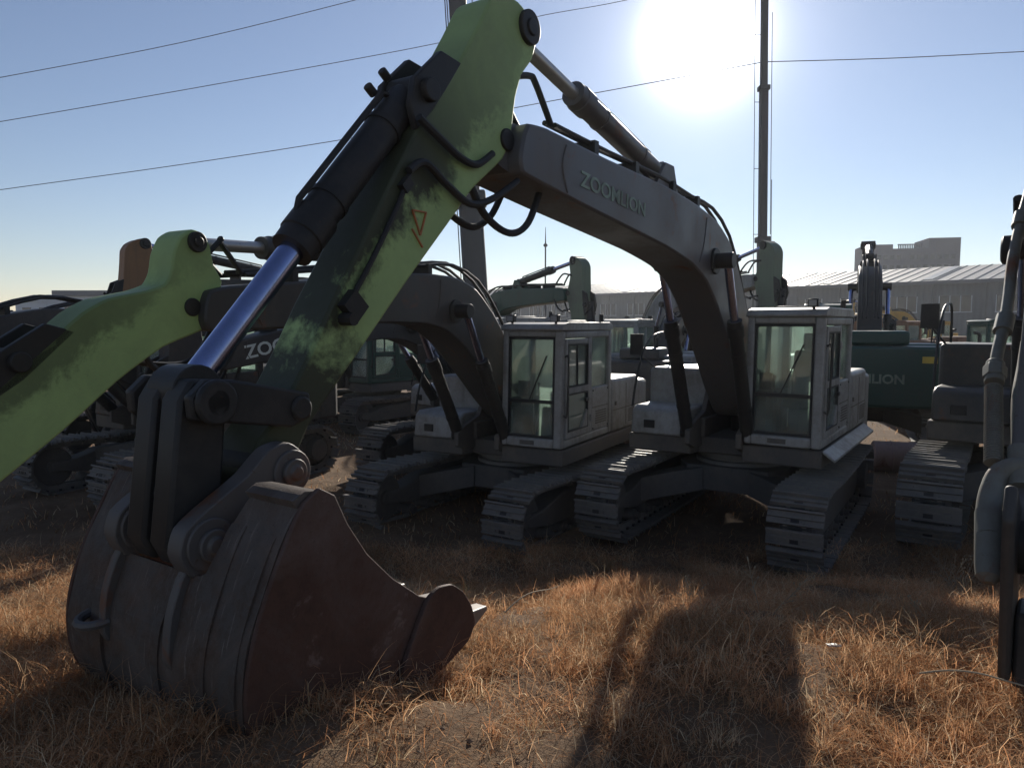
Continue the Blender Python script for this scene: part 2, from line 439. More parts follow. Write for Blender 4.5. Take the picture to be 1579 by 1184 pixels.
def track_mesh(yc, W, R=0.39, xf=1.82, xr=-1.80, zc=0.46):
    """one crawler belt: shoes with grouser bars, link chain; a stadium path with a little slack on top"""
    m = MB()
    # path
    P = []
    n = 60
    pts = []
    for i in range(n + 1):
        t = i / n; x = xr + (xf - xr) * t
        pts.append((x, zc + R - 0.035 * math.sin(math.pi * t) ** 2 * (1 + 0.25 * math.sin(9 * t))))
    for i in range(1, 24):
        t = math.pi / 2 - math.pi * i / 24
        pts.append((xf + R * math.cos(t), zc + R * math.sin(t)))
    for i in range(n + 1):
        t = i / n; pts.append((xf + (xr - xf) * t, zc - R))
    for i in range(1, 24):
        t = -math.pi / 2 - math.pi * i / 24
        pts.append((xr + R * math.cos(t), zc + R * math.sin(t)))
    pts.append(pts[0])
    ac = np.array(pts); seg = np.hypot(*np.diff(ac, axis=0).T); cum = np.r_[0, np.cumsum(seg)]
    N = 49; rj = random.Random(int(yc * 100) + 3)
    for k in range(N):
        s0 = cum[-1] * (k + 0.37) / N
        x = np.interp(s0, cum, ac[:, 0]); z = np.interp(s0, cum, ac[:, 1])
        x1 = np.interp((s0 + 0.02) % cum[-1], cum, ac[:, 0]); z1 = np.interp((s0 + 0.02) % cum[-1], cum, ac[:, 1])
        x0 = np.interp((s0 - 0.02) % cum[-1], cum, ac[:, 0]); z0 = np.interp((s0 - 0.02) % cum[-1], cum, ac[:, 1])
        d = Vector((x1 - x0, 0, z1 - z0)).normalized()
        nrm = Vector((-d.z, 0, d.x))      # outward
        Rm = Matrix((d, Vector((0, 1, 0)), nrm)).transposed()
        if Rm.determinant() < 0: Rm = Matrix((d, Vector((0, -1, 0)), nrm)).transposed()
        p = cum[-1] / N
        d = (d + nrm * rj.uniform(-.035, .035)).normalized(); nrm = Vector((-d.z, 0, d.x))
        Rm = Matrix((d, Vector((0, 1, 0)), nrm)).transposed()
        if Rm.determinant() < 0: Rm = Matrix((d, Vector((0, -1, 0)), nrm)).transposed()
        c = Vector((x, yc + rj.uniform(-.006, .006), z)) + nrm * rj.uniform(-.004, .004)
        m.box(c + nrm * 0.036, (p * 0.86, W, 0.022), Rm)
        for q, hgt in ((-0.38, 0.050), (0.0, 0.030), (0.38, 0.030)):
            m.box(c + nrm * (0.046 + hgt / 2) + d * p * q, (0.022, W - 0.012, hgt), Rm)
        m.cur = 1  # black boxes paint in the dark of the shoe's hole and the gap
        m.box(c + nrm * 0.044 + d * p * 0.2, (0.05, 0.09, 0.012), Rm)
        m.box(c + nrm * 0.010 + d * p * 0.5, (p * 0.2, W * 0.5, 0.03), Rm)
        m.cur = 0
        for sy in (-0.17, 0.17): m.box(c + nrm * 0.052 + d * p * 0.2 + Vector((0, sy * W, 0)), (0.03, 0.03, 0.02), Rm)
        for sy in (-0.10, 0.10):
            m.box(c - nrm * 0.02 + Vector((0, sy, 0)), (p * 0.98, 0.045, 0.10), Rm)
    return m

def wheel(m, x, y, z, r, w, hub=0.4):
    m.lathe((x, y - w / 2, z), (x, y + w / 2, z), [(0, r * 0.55), (0.0, r * 0.93), (w * 0.12, r), (w * 0.88, r), (w, r * 0.93), (w, r * 0.55)], 26)
    m.cyl((x, y - w * 0.75, z), (x, y + w * 0.75, z), r * hub, n=18)

def make_excavator(label, loc, a, under=None, sc=1.0, body=WHITE, deck=UNDER, boom_mat=DGREY, stick_mat=None, tip=TIP0, end=END0,
                   boom_text=None, rear_text=None, tool='bucket', detail=2, rear_mat=None, side_step=False, lights=2, outline=None, head=None, cyl_foot=None, sw=0.155, cw_top=2.02, cat='excavator', group='excavators parked in the yard', name='excavator', shoe=0.6):
    th = math.atan2(-math.cos(a), -math.sin(a))
    root = empty(name, (loc[0], loc[1], loc[2] if len(loc) > 2 else 0.0), th, sc)
    tag(root, label, cat, group)
    ua = (a - (under if under is not None else a))          # undercarriage turned against the upper body
    U = Matrix.Rotation(ua, 4, 'Z')
    stick_mat = stick_mat or boom_mat
    rear_mat = rear_mat or body
    # ---------------- undercarriage
    for sy in (-1, 1):
        yc = 1.195 * sy
        tr = track_mesh(yc, shoe).xf(U).build('crawler_track', [STEEL, BLACK], root, 0, 30)
        m = MB(); wheel(m, 1.82, yc, 0.46, 0.335, 0.17, 0.34); m.xf(U).build('idler_wheel', UNDER, tr, 0.006, 40)
        m = MB(); wheel(m, -1.80, yc, 0.46, 0.30, 0.13, 0.6)
        for k in range(21):
            t = 2 * math.pi * k / 21
            m.box((-1.80 + 0.315 * math.cos(t), yc, 0.46 + 0.315 * math.sin(t)), (0.07, 0.06, 0.05), Matrix.Rotation(-t, 3, 'Y'))
        m.cyl((-1.8, yc, .46), (-1.8, yc + sy * 0.24, .46), 0.20, n=20)
        m.xf(U).build('sprocket', UNDER, tr, 0.006, 40)
        for x_, z_, r_, w_ in [(-1.28 + k * 0.43, 0.185, 0.085, 0.26) for k in range(7)] + [(-0.75, 0.765, 0.06, 0.2), (0.65, 0.765, 0.06, 0.2)]:
            m = MB(); wheel(m, x_, yc, z_, r_, w_, 0.55); m.xf(U).build('track_roller', UNDER, tr, 0, 40)
        m = MB().prism([(-1.5, 0.36), (-1.45, 0.62), (-1.1, 0.70), (1.0, 0.68), (1.45, 0.56), (1.85, 0.53), (1.85, 0.39), (1.3, 0.30), (-1.2, 0.28)], yc - 0.15, yc + 0.15)
        m.xf(U).build('track_frame', deck, root, 0.02)
    m = MB()
    m.prismz([(0.72, -0.55), (0.72, 0.55), (0.4, 0.75), (-0.4, 0.75), (-0.72, 0.55), (-0.72, -0.55), (-0.4, -0.75), (0.4, -0.75)], 0.52, 0.86)
    for sx in (-1, 1):
        for sy in (-1, 1):
            m.add([(0.35 * sx, 0.5 * sy, 0.84), (0.75 * sx, 0.3 * sy, 0.84), (1.15 * sx, 1.06 * sy, 0.68), (0.62 * sx, 1.06 * sy, 0.68),
                   (0.35 * sx, 0.5 * sy, 0.52), (0.75 * sx, 0.3 * sy, 0.52), (1.15 * sx, 1.06 * sy, 0.34), (0.62 * sx, 1.06 * sy, 0.34)],
                  [(0, 1, 2, 3), (4, 7, 6, 5), (0, 4, 5, 1), (1, 5, 6, 2), (2, 6, 7, 3), (3, 7, 4, 0)])
    m.xf(U).build('undercarriage_frame', deck, root, 0.015)
    MB().lathe((0, 0, 0.85), (0, 0, 1.04), [(0, 0.62), (0.06, 0.62), (0.065, 0.56), (0.12, 0.56), (0.125, 0.64), (0.19, 0.64)], 36).build('slew_ring', STEEL, root, 0, 40)
    # ---------------- upper body
    m = MB()
    m.prismz([(1.12, 0.34), (1.12, 1.30), (-1.95, 1.30), (-2.0, 1.1), (-2.0, -1.1), (-1.95, -1.30), (0.98, -1.30), (0.98, -0.40), (0.75, -0.36), (0.75, 0.34)], 1.04, 1.265)
    m.mm(-1.8, 0.8, -0.33, -0.26, 1.26, 1.52); m.mm(-1.8, 0.8, 0.26, 0.33, 1.26, 1.52)
    m.build('upper_deck', deck, root, 0.02)
    m = MB()
    for y in (-0.36, 0.31):
        m.prism([(-0.35, 1.26), (-0.15, 1.7), (0.1, 1.98), (0.38, 1.98), (0.62, 1.6), (1.0, 1.5), (1.22, 1.40), (1.22, 1.22), (1.0, 1.14), (0.8, 1.14)], y - 0.025, y + 0.045)
    m.cyl((FOOT[0], -0.44, FOOT[1]), (FOOT[0], 0.42, FOOT[1]), 0.075, n=16)
    m.build('boom_bracket', deck, root, 0.008)
    # swing motor and hoses behind the boom foot
    if detail > 1:
        m = MB().lathe((-0.15, 0.0, 1.26), (-0.15, 0.0, 1.95), [(0, 0.2), (0.3, 0.2), (0.31, 0.15), (0.55, 0.15), (0.56, 0.11), (0.68, 0.11)], 20)
        m.mm(-0.75, -0.35, -0.22, 0.22, 1.28, 1.75)
        m.build('swing_motor', BLACK, root, 0.012)
        m = MB()
        for k in range(5):
            y = -0.2 + k * 0.1
            m.tube([(-0.4, y, 1.7), (-0.1, y, 2.15 + 0.04 * k), (0.32, y * 0.9, 2.25 + 0.05 * k), (0.45, y * 0.8, 2.62)], 0.022, 6, 5)
        m.build('boom_hoses', RUBBER, root)
    # counterweight
    arc = [(-1.95, 1.31), (-2.38, 1.29), (-2.58, 1.12), (-2.67, 0.6), (-2.70, 0.0), (-2.67, -0.6), (-2.58, -1.12), (-2.38, -1.29), (-1.95, -1.31)]
    cw = MB().prismz(arc, 1.02, cw_top).build('counterweight', rear_mat, root, 0.06, seg=3)
    if rear_text:
        put_text(rear_text, 0.235, frame((-2.725, 0.72, 1.48), (0, -1, 0), (0, 0, 1)), LETTER, cw, 0.03)
        MB().mm(-2.645, -2.63, -1.06, -0.82, 1.86, 1.98).xf(Matrix.Rotation(0, 4, 'Z')).build('warning_decal', YDECAL, cw)
    m = MB().mm(-2.5 if cw_top > 2.1 else -2.45, -1.45, -0.62, 0.34 if cw_top < 2.1 else 0.95, cw_top + .02, cw_top + .28)
    m.mm(-1.42, -0.9, -0.55, 0.3, 2.10, 2.22)
    hood = m.build('engine_hood', body if rear_mat is body else rear_mat, root, 0.07, seg=3)
    MB().tube([(-1.6, -0.35, 2.28), (-1.6, -0.35, 2.5), (-1.66, -0.35, 2.58), (-1.78, -0.35, 2.6)], 0.055, 12, 3).build('exhaust_pipe', BLACK, hood)
    # side covers behind the cab (left) and right
    m = MB().mm(-1.94, -0.70, 0.36, 1.31, 1.27, 2.12)
    sc_l = m.build('side_cover', body, root, 0.06, seg=3)
    m = MB(); m.mm(-1.32, -1.305, 1.300, 1.314, 1.34, 2.02); m.mm(-1.90, -0.74, 1.304, 1.313, 1.62, 1.632)
    m.mm(-0.86, -0.80, 1.305, 1.325, 1.70, 1.76)
    m.build('panel_seam', UNDER, sc_l)
    if detail > 1:
        m = MB()
        for k in range(7): m.mm(-1.84, -1.44, 1.304, 1.318, 1.38 + k * 0.032, 1.394 + k * 0.032)
        m.build('vent_louvres', UNDER, sc_l)
    MB().mm(-1.94, -0.76, -1.31, -0.36, 1.27, 2.12).build('side_cover', body, root, 0.06, seg=3)
    MB().mm(-0.72, 0.30, -1.29, -0.42, 1.27, 2.16).build('fuel_tank', body, root, 0.05, seg=3)
    m = MB().prism([(0.34, 1.27), (0.34, 1.66), (0.88, 1.66), (0.98, 1.60), (1.02, 1.27)], -1.26, -0.42)
    tb = m.build('tool_box', body, root, 0.035, seg=3)
    MB().mm(1.006, 1.02, -1.06, -0.90, 1.36, 1.47).build('latch', BLACK, tb, 0.004)
    m = MB()
    for y in (-1.25, -0.48):
        m.tube([(0.98, y, 1.64), (0.86, y, 2.02), (0.62, y, 2.42), (0.30, y, 2.62), (-0.2, y, 2.66), (-0.35, y, 2.5), (-0.37, y, 2.16)][(0 if y < -1 else 3):], 0.017, 6, 4)
    m.build('handrail', BLACK, root)
    m = MB().tube([(0.25, -1.22, 2.14), (0.55, -1.34, 2.35), (0.6, -1.36, 2.6)], 0.014, 6); m.box((0.6, -1.37, 2.5), (0.04, 0.2, 0.3))
    m.build('mirror', BLACK, root, 0.01)
    if side_step:
        MB().add([(1.12, 1.31, 1.27), (-1.9, 1.31, 1.27), (-1.9, 1.45, 1.17), (1.12, 1.45, 1.17), (1.12, 1.31, 1.24), (-1.9, 1.31, 1.24), (-1.9, 1.45, 1.14), (1.12, 1.45, 1.14)],
                 [(0, 1, 2, 3), (4, 7, 6, 5), (0, 4, 5, 1), (1, 5, 6, 2), (2, 6, 7, 3), (3, 7, 4, 0)]).build('side_step', WHITE, root, 0.004)
    make_cab(root, body, detail, lights)
    # ---------------- boom
    S = sim(FOOT, TIP0, FOOT, tip)
    T = sim(TIP0, END0, tip, end)
    bw = 0.25
    prof = smooth_loop([S(p) for p in BOOM0])
    m = MB().prism(prof, -bw, bw)
    # flanges of the box section: top and bottom plates slightly proud
    boom = m.build('boom', boom_mat, root, 0.022)
    m = MB()
    pf = S((2.05, 3.52)); m.cyl((pf[0], -0.47, pf[1]), (pf[0], 0.47, pf[1]), 0.09, n=20); m.cyl((pf[0], -0.28, pf[1]), (pf[0], 0.28, pf[1]), 0.15, n=24)
    m.build('boom_pin', BLACK, boom, 0.008); m = MB()
    pt = S(TIP0); m.cyl((pt[0], -sw - .02, pt[1]), (pt[0], sw + .02, pt[1]), 0.075, n=20)
    m.build('boom_pin', BLACK, boom, 0.008)
    # the end of the boom between the cheeks of the stick
    MB().prism(smooth_loop([S(p) for p in [(5.7, 4.18), (6.15, 4.2), (6.3, 4.1), (6.28, 3.95), (6.15, 3.88), (5.7, 3.84)]]), -sw + .02, sw - .02).build('boom_tip', boom_mat, boom)
    # weld beads
    for sy in (-1, 1):
        for P in ([(2.55, 3.48), (2.42, 3.70), (2.35, 3.98)], [(5.45, 3.80), (5.53, 3.99), (5.47, 4.15)]):
            MB().tube([(S(p)[0], sy * (bw + .001), S(p)[1]) for p in P], 0.008, 6, 3).build('weld_bead', boom_mat, boom)
    # steel pipes on the back of the boom
    ab = lambda p, off=0.09: Vector((S((p[0], p[1] + off))[0], 0, S((p[0], p[1] + off))[1]))
    m = MB()
    for y in (-0.17, -0.09, 0.07, 0.16):
        dz = 0.085 + (0.03 if abs(y) < 0.1 else 0)
        P = []
        for (x, z_) in [(0.42, 2.7), (0.88, 3.36), (1.36, 3.86), (1.90, 4.06), (2.6, 4.10), (3.5, 4.17), (4.6, 4.19), (5.5, 4.22)]:
            q = ab((x, z_), dz if x > 1.5 else 0.03); P.append((q.x - (0.10 if x < 1.5 else 0), y, q.z))
        m.tube(P, 0.021, 7, 2)
    for x, z_ in [(2.5, 4.08), (3.2, 4.13), (4.1, 4.16), (4.9, 4.19)]:
        q = ab((x, z_), 0.05); m.box((q.x, 0, q.z), (0.07, 0.42, 0.13))
    m.build('boom_pipes', BLACK, boom)
    # flexible hoses from boom to stick
    hp = S((5.5, 4.31))
    hoses = []
    for k, y in enumerate((-0.16, 0.13)):
        r_ = T((5.99, 4.52))
        hoses.append(([(hp[0], y, hp[1]), (hp[0] + 0.22, y, hp[1] + 0.20 + 0.05 * k), ((hp[0] + r_[0]) / 2 + 0.06, y, hp[1] + 0.28), (r_[0] + 0.05, y, r_[1])], 0.024))
    for PP in ([(7.08, 4.0), (6.87, 3.91), (6.69, 3.84), (6.52, 3.83), (6.35, 3.93)], [(7.17, 3.68), (7.03, 3.75), (6.82, 3.65), (6.59, 3.57), (6.34, 3.64), (6.05, 3.80)]):
        if outline is None: hoses.append(([(T(p)[0], sw + 0.04, T(p)[1]) for p in PP], 0.024))
    for y, dz in ((-0.25, 0.0), (0.10, -0.07)):
        lo = [S((5.58, 3.86)), S((5.77, 3.62 + dz)), S((6.02, 3.52 + dz)), T((6.32, 3.62 + dz)), T((6.53, 3.80))]
        hoses.append(([(p[0], y, p[1]) for p in lo], 0.026))
    for PP, r_ in hoses: MB().tube(PP, r_, 8, 6).build('stick_hose', RUBBER, boom)
    if boom_text:
        p0 = S(boom_text[1]); p1 = S(boom_text[2])
        dx = Vector((p1[0] - p0[0], 0, p1[1] - p0[1])).normalized(); up = Vector((-dx.z, 0, dx.x))
        if up.z < 0: up = -up
        put_text(boom_text[0], boom_text[3], frame((p0[0], bw + 0.004, p0[1]), dx, up), boom_text[4], boom, 0.02, sx=boom_text[5] if len(boom_text) > 5 else 1.0)
    # work lamp on the boom knee
    # boom cylinders
    pk = S((2.05, 3.52))
    for y in (-0.40, 0.40):
        hyd_cylinder(root, 'boom_cylinder', (1.08, 1.36), pk, y, 0.085, 0.048, 0.75, BLACK)
    # stick cylinder on top of the boom
    bf = S((3.22, 4.36)); sh = head or T((5.86, 4.90))
    gap = max(0.35, min(1.15, math.dist(bf, sh) - 1.75))
    hyd_cylinder(root, 'stick_cylinder', bf, sh, 0, 0.10, 0.055, gap, boom_mat if detail > 1 else BLACK, BRIGHT if detail > 1 else CHROME)
    for y in (-0.14, 0.14):
        MB().prism([S(p) for p in [(2.95, 4.10), (3.1, 4.42), (3.32, 4.42), (3.6, 4.12)]], y - 0.02, y + 0.02).build('cylinder_bracket', boom_mat, boom, 0.006)
    # ---------------- stick
    cf0 = T((6.95, 4.19)); cf = cyl_foot or cf0
    def TB(p):
        q = T(p); return (q[0] + cf[0] - cf0[0], q[1] + cf[1] - cf0[1])
    stick = MB().prism(smooth_loop(outline or [T(p) for p in STICK0]), -sw, sw).build('stick', stick_mat, root, 0.018)
    for p, r in ((sh, 0.12 if head is None else 0.085), (T(END0), 0.125)):
        m = MB(); m.cyl((p[0], -0.19, p[1]), (p[0], 0.19, p[1]), r, n=22); m.cyl((p[0], -0.205, p[1]), (p[0], 0.205, p[1]), r * 0.5, n=16)
        m.build('stick_pin', BLACK, stick, 0.008)
    m = MB()
    for y in (-0.13, 0.13):
        m.prism([TB(p) for p in [(6.62, 4.44), (6.82, 4.46), (7.06, 4.24), (7.1, 4.08), (7.05, 3.94), (6.9, 4.08)]], y - 0.025, y + 0.025)
    p = TB((6.95, 4.19)); m.cyl((p[0], -0.2, p[1]), (p[0], 0.2, p[1]), 0.07, n=16)
    for q in ((7.02, 4.28), (7.14, 4.16)):
        p = TB(q); m.cyl((p[0], -0.1, p[1]), (p[0] + 0.06, -0.1, p[1] + 0.04), 0.03, n=8)
    m.build('cylinder_bracket', BLACK, stick, 0.008)
    if detail > 1 and outline is None and tool == 'bucket':
        m = MB()
        m.tube([(T(p)[0], sw + 0.02, T(p)[1]) for p in [(7.12, 3.72), (7.23, 3.50), (7.45, 3.16), (7.60, 2.95), (7.62, 2.86)]], 0.016, 7, 3)
        p = T((7.61, 2.90)); m.box((p[0], sw + 0.03, p[1]), (0.12, 0.06, 0.13), Matrix.Rotation(0.8, 3, 'Y')); 
        p = T((7.18, 3.60)); m.box((p[0], sw + 0.02, p[1]), (0.08, 0.05, 0.06), Matrix.Rotation(0.8, 3, 'Y'))
        p = T((7.66, 2.83)); m.cyl((p[0], sw, p[1]), (p[0], sw + 0.09, p[1]), 0.035, n=10)
        m.build('stick_pipe', BLACK, stick)
        a_, b_, c_ = T((7.105, 3.47)), T((6.985, 3.47)), T((7.04, 3.33))
        m = MB()
        for q0, q1 in ((a_, b_), (b_, c_), (c_, a_)):
            m.beam((q0[0], sw + 0.004, q0[1]), (q1[0], sw + 0.004, q1[1]), 0.008, 0.016, up=(0, 1, 0))
        m.beam((T((7.11, 3.36))[0], sw + 0.004, T((7.11, 3.36))[1]), (T((7.02, 3.26))[0], sw + 0.004, T((7.02, 3.26))[1]), 0.008, 0.014, up=(0, 1, 0))
        m.build('warning_decal', DECAL, stick)
    if tool == 'bucket': make_bucket(root, T, detail, cf)
    elif tool == 'breaker': make_breaker(root, T)
    return root

def make_cab(root, body, detail, lights):
    x0, x1, y0, y1, z0, z1 = -0.67, 1.18, 0.37, 1.30, 1.29, 2.95
    m = MB()
    # front pillars (raked), rear pillars, rails
    m.beam((1.13, y0 + .05, z0), (1.07, y0 + .05, 2.88), 0.085, 0.10, (1, 0, 0))
    m.beam((1.13, y1 - .065, z0), (1.07, y1 - .065, 2.88), 0.115, 0.11, (1, 0, 0))
    m.mm(1.075, 1.178, y0 + .092, y1 - .122, z0, 1.42)
    m.mm(1.02, 1.118, y0 + .092, y1 - .122, 2.80, 2.885)
    m.mm(x0, x0 + .11, y0, y0 + .12, z0, 2.88); m.mm(x0, x0 + .11, y1 - .12, y1, z0, 2.88)
    m.mm(x0, x0 + .10, y0 + .12, y1 - .12, z0, 2.0); m.mm(x0, x0 + .10, y0 + .12, y1 - .12, 2.78, 2.88)
    # left side: sill, mid pillar, quarter panel, top rail
    m.mm(x0 + .11, 1.078, y1 - .09, y1 - .004, z0, 1.40)
    m.mm(0.10, 0.20, y1 - .09, y1 - .003, 1.40, 2.80)
    m.mm(x0 + .11, 0.10, y1 - .075, y1 - .008, 1.40, 2.05)
    m.mm(x0 + .11, 1.02, y1 - .10, y1 - .003, 2.78, 2.88)
    # right side
    m.mm(x0 + .12, 1.08, y0 + .004, y0 + .075, z0, 1.75)
    m.mm(x0 + .12, 1.03, y0 + .003, y0 + .09, 2.78, 2.88)
    m.mm(0.22, 0.30, y0 + .006, y0 + .07, 1.75, 2.78)
    # corner gussets of the window openings
    for yy, sg in ((y0 + .09, 1), (y1 - .12, -1)):
        for zz, sz, xx in ((1.42, 1, 1.10), (2.80, -1, 1.04)):
            m.add([(xx + dx, yy, zz) for dx in (-.02, .03)] + [(xx + dx, yy + sg * .09, zz) for dx in (-.02, .03)] + [(xx + dx, yy, zz + sz * .09) for dx in (-.02, .03)],
                  [(0, 2, 4), (1, 5, 3), (0, 1, 3, 2), (2, 3, 5, 4), (4, 5, 1, 0)])
    cab = m.build('cab', body, root, 0.024, seg=3)
    # roof
    m = MB().prism([(x0 - .02, 2.885), (x0 - .02, 2.96), (x0 + .1, 3.0), (0.95, 3.0), (1.12, 2.97), (1.17, 2.91), (1.16, 2.885)], y0 - .005, y1 + .01)
    roof = m.build('roof', body, cab, 0.045, seg=4)
    MB().mm(-0.15, 0.55, y0 + .2, y1 - .2, 3.0, 3.03).build('roof_hatch', body, roof, 0.02)
    # black window seals + glass
    m = MB()
    xs, xt = 1.128, 1.075
    def wx(zz): return xs + (xt - xs) * (zz - z0) / 1.6
    ya, yb = y0 + .095, y1 - .125
    for (za, zb) in ((1.425, 1.46), (1.90, 1.945), (2.765, 2.80)):
        m.add([(wx(za) - .02, ya, za), (wx(za) + .035, ya, za), (wx(za) + .035, yb, za), (wx(za) - .02, yb, za), (wx(zb) - .02, ya, zb), (wx(zb) + .035, ya, zb), (wx(zb) + .035, yb, zb), (wx(zb) - .02, yb, zb)],
              [(0, 1, 2, 3), (4, 7, 6, 5), (0, 4, 5, 1), (1, 5, 6, 2), (2, 6, 7, 3), (3, 7, 4, 0)])
    for yy in (ya + .014, yb - .014):
        m.beam((wx(1.46) + .008, yy, 1.46), (wx(2.765) + .008, yy, 2.765), 0.028, 0.05, (1, 0, 0))
    m.build('window_seal', RUBBER, cab)
    def pane(name, pts, nrm, t=0.006):
        n = Vector(nrm) * t
        P = [Vector(p) for p in pts]
        k = len(P)
        MB().add(P + [p + n for p in P], [list(range(k)), list(range(2 * k - 1, k - 1, -1))] + [(i, (i + 1) % k, k + (i + 1) % k, k + i) for i in range(k)]).build(name, GLASS, cab)
    pane('windshield', [(wx(1.945), ya + .02, 1.94), (wx(1.945), yb - .02, 1.94), (wx(2.77), yb - .02, 2.77), (wx(2.77), ya + .02, 2.77)], (1, 0, 0))
    pane('lower_windshield', [(wx(1.455), ya + .02, 1.455), (wx(1.455), yb - .02, 1.455), (wx(1.90), yb - .02, 1.905), (wx(1.90), ya + .02, 1.905)], (1, 0, 0))
    pane('rear_window', [(x0 + .05, y0 + .12, 2.0), (x0 + .05, y1 - .12, 2.0), (x0 + .05, y1 - .12, 2.78), (x0 + .05, y0 + .12, 2.78)], (1, 0, 0))
    pane('side_window', [(x0 + .11, y1 - .05, 2.05), (0.10, y1 - .05, 2.05), (0.10, y1 - .05, 2.78), (x0 + .11, y1 - .05, 2.78)], (0, 1, 0))
    pane('side_window', [(x0 + .12, y0 + .03, 1.75), (0.22, y0 + .03, 1.75), (0.22, y0 + .03, 2.78), (x0 + .12, y0 + .03, 2.78)], (0, 1, 0))
    pane('side_window', [(0.30, y0 + .03, 1.75), (1.04, y0 + .03, 1.75), (1.02, y0 + .03, 2.78), (0.30, y0 + .03, 2.78)], (0, 1, 0))
    # door
    m = MB()
    d0, d1 = 0.215, 1.05
    yd0, yd1 = y1 - .05, y1 + .012
    m.mm(d0, d1, yd0, yd1, 1.41, 1.50); m.mm(d0, d0 + .07, yd0, yd1, 1.50, 2.77); m.mm(d1 - .07, d1, yd0, yd1, 1.50, 2.77)
    m.mm(d0 + .07, d1 - .07, yd0, yd1, 2.70, 2.77); m.mm(d0 + .07, d1 - .07, yd0, yd1, 2.02, 2.11)
    m.add([(d0 + .07, yd0, 1.50), (d0 + .30, yd0, 1.50), (d0 + .07, yd0, 1.78), (d0 + .07, yd1, 1.50), (d0 + .30, yd1, 1.50), (d0 + .07, yd1, 1.78)],
          [(0, 1, 2), (3, 5, 4), (0, 3, 4, 1), (1, 4, 5, 2), (2, 5, 3, 0)])
    door = m.build('door', body, cab, 0.012)
    m = MB(); yq = y1 - .012
    MB().mm(d0 + .09, d0 + .21, yd1, yd1 + .03, 1.88, 1.93).build('handle', BLACK, door, 0.008)
    for za, zb in ((1.50, 2.02), (2.11, 2.70)):
        MB().mm(d0 + .06, d1 - .06, yq - .008, yq, za - .01, zb + .01).build('door_window', GLASS, door)
    m = MB()
    for za, zb in ((1.50, 2.02), (2.11, 2.70)):
        for q in ((d0 + .07, d0 + .088, za, zb), (d1 - .088, d1 - .07, za, zb), (d0 + .088, d1 - .088, za, za + .018), (d0 + .088, d1 - .088, zb - .018, zb)):
            m.mm(q[0], q[1], yd0 - .004, yd1 + .004, q[2], q[3])
    m.mm(0.62, 0.645, yd0 + .01, yd1 - .01, 2.128, 2.682)
    m.build('window_seal', RUBBER, door)
    MB().tube([(1.12, y1 + .01, 1.75), (1.12, y1 + .06, 1.78), (1.08, y1 + .06, 2.5), (1.08, y1 + .01, 2.53)], 0.013, 6, 3).build('grab_handle', BLACK, cab)
    for zz in (1.62, 2.52):
        MB().cyl((0.205, y1 + .012, zz - .05), (0.205, y1 + .012, zz + .05), 0.018, n=10).build('hinge', body, door)
    if detail > 1:
        m = MB()
        for k in range(6): m.mm(x0 + .22, x0 + .62, y1 - .010, y1 + .002, 1.50 + k * .035, 1.514 + k * .035)
        m.mm(x0 + .14, 0.08, y1 - .010, y1 - .003, 1.745, 1.755)
        m.build('vent_louvres', UNDER, cab)
        m = MB()
        for q in [(x0 + .15, 1.44), (x0 + .15, 2.0), (0.06, 1.44), (0.06, 2.0)]:
            m.cyl((q[0], y1 - .012, q[1]), (q[0], y1 + .003, q[1]), .012, n=8)
        m.build('panel_bolts', BLACK, cab)
        MB().mm(1.178, 1.182, y0 + .30, y0 + .52, 1.325, 1.385).build('number_plate', UNDER, cab)
    # lights on the roof edge
    for k in range(lights):
        y = (y0 + .12, y1 - .14)[k] if lights == 2 else y1 - .16
        m = MB().mm(1.04, 1.13, y - .06, y + .06, 3.0, 3.10); m.tube([(1.05, y, 2.97), (1.07, y, 3.03)], 0.02, 6)
        l = m.build('work_lamp', BLACK, roof, 0.012)
        MB().mm(1.131, 1.137, y - .045, y + .045, 3.015, 3.085).build('lamp_lens', LAMP, l)
    if detail > 1:
        # wiper
        MB().beam((1.15, 0.8, 1.93), (1.11, 1.05, 2.55), 0.014, 0.02, (1, 0, 0)).build('wiper', BLACK, cab)
        MB().tube([(x0 + .2, y1 - .1, 3.0), (x0 + .2, y1 - .1, 3.12)], 0.035, 10).build('beacon', BLACK, roof, 0.006)
        # seat, console, levers
        m = MB()
        m.mm(-0.32, 0.25, 0.60, 1.08, 1.66, 1.80)
        m.prism([(-0.38, 1.74), (-0.52, 2.36), (-0.46, 2.44), (-0.36, 2.42), (-0.22, 1.80)], 0.60, 1.08)
        m.prism([(-0.53, 2.42), (-0.56, 2.62), (-0.50, 2.68), (-0.42, 2.66), (-0.42, 2.42)], 0.70, 0.98)
        m.mm(-0.25, 0.15, 0.66, 1.02, 1.30, 1.66)
        m.build('seat', SEAT, cab, 0.05, seg=3)
        m = MB()
        for y in (0.49, 1.15):
            m.mm(-0.28, 0.28, y - .06, y + .06, 1.30, 1.90)
            m.tube([(0.2, y, 1.88), (0.24, y, 2.02), (0.22, y, 2.10)], [0.018, 0.016, 0.032], 8)
        m.mm(0.62, 0.98, y0 + .08, y0 + .22, 1.30, 1.95)
        for y in (0.72, 0.92): m.tube([(0.72, y, 1.32), (0.76, y, 1.62), (0.70, y, 1.80)], 0.014, 6)
        m.box((0.78, y0 + .16, 2.06), (0.06, 0.16, 0.22))
        m.mm(x0 + .08, 1.08, y0 + .07, y1 - .1, 1.272, 1.30)
        m.build('control_console', SEAT, cab, 0.015)

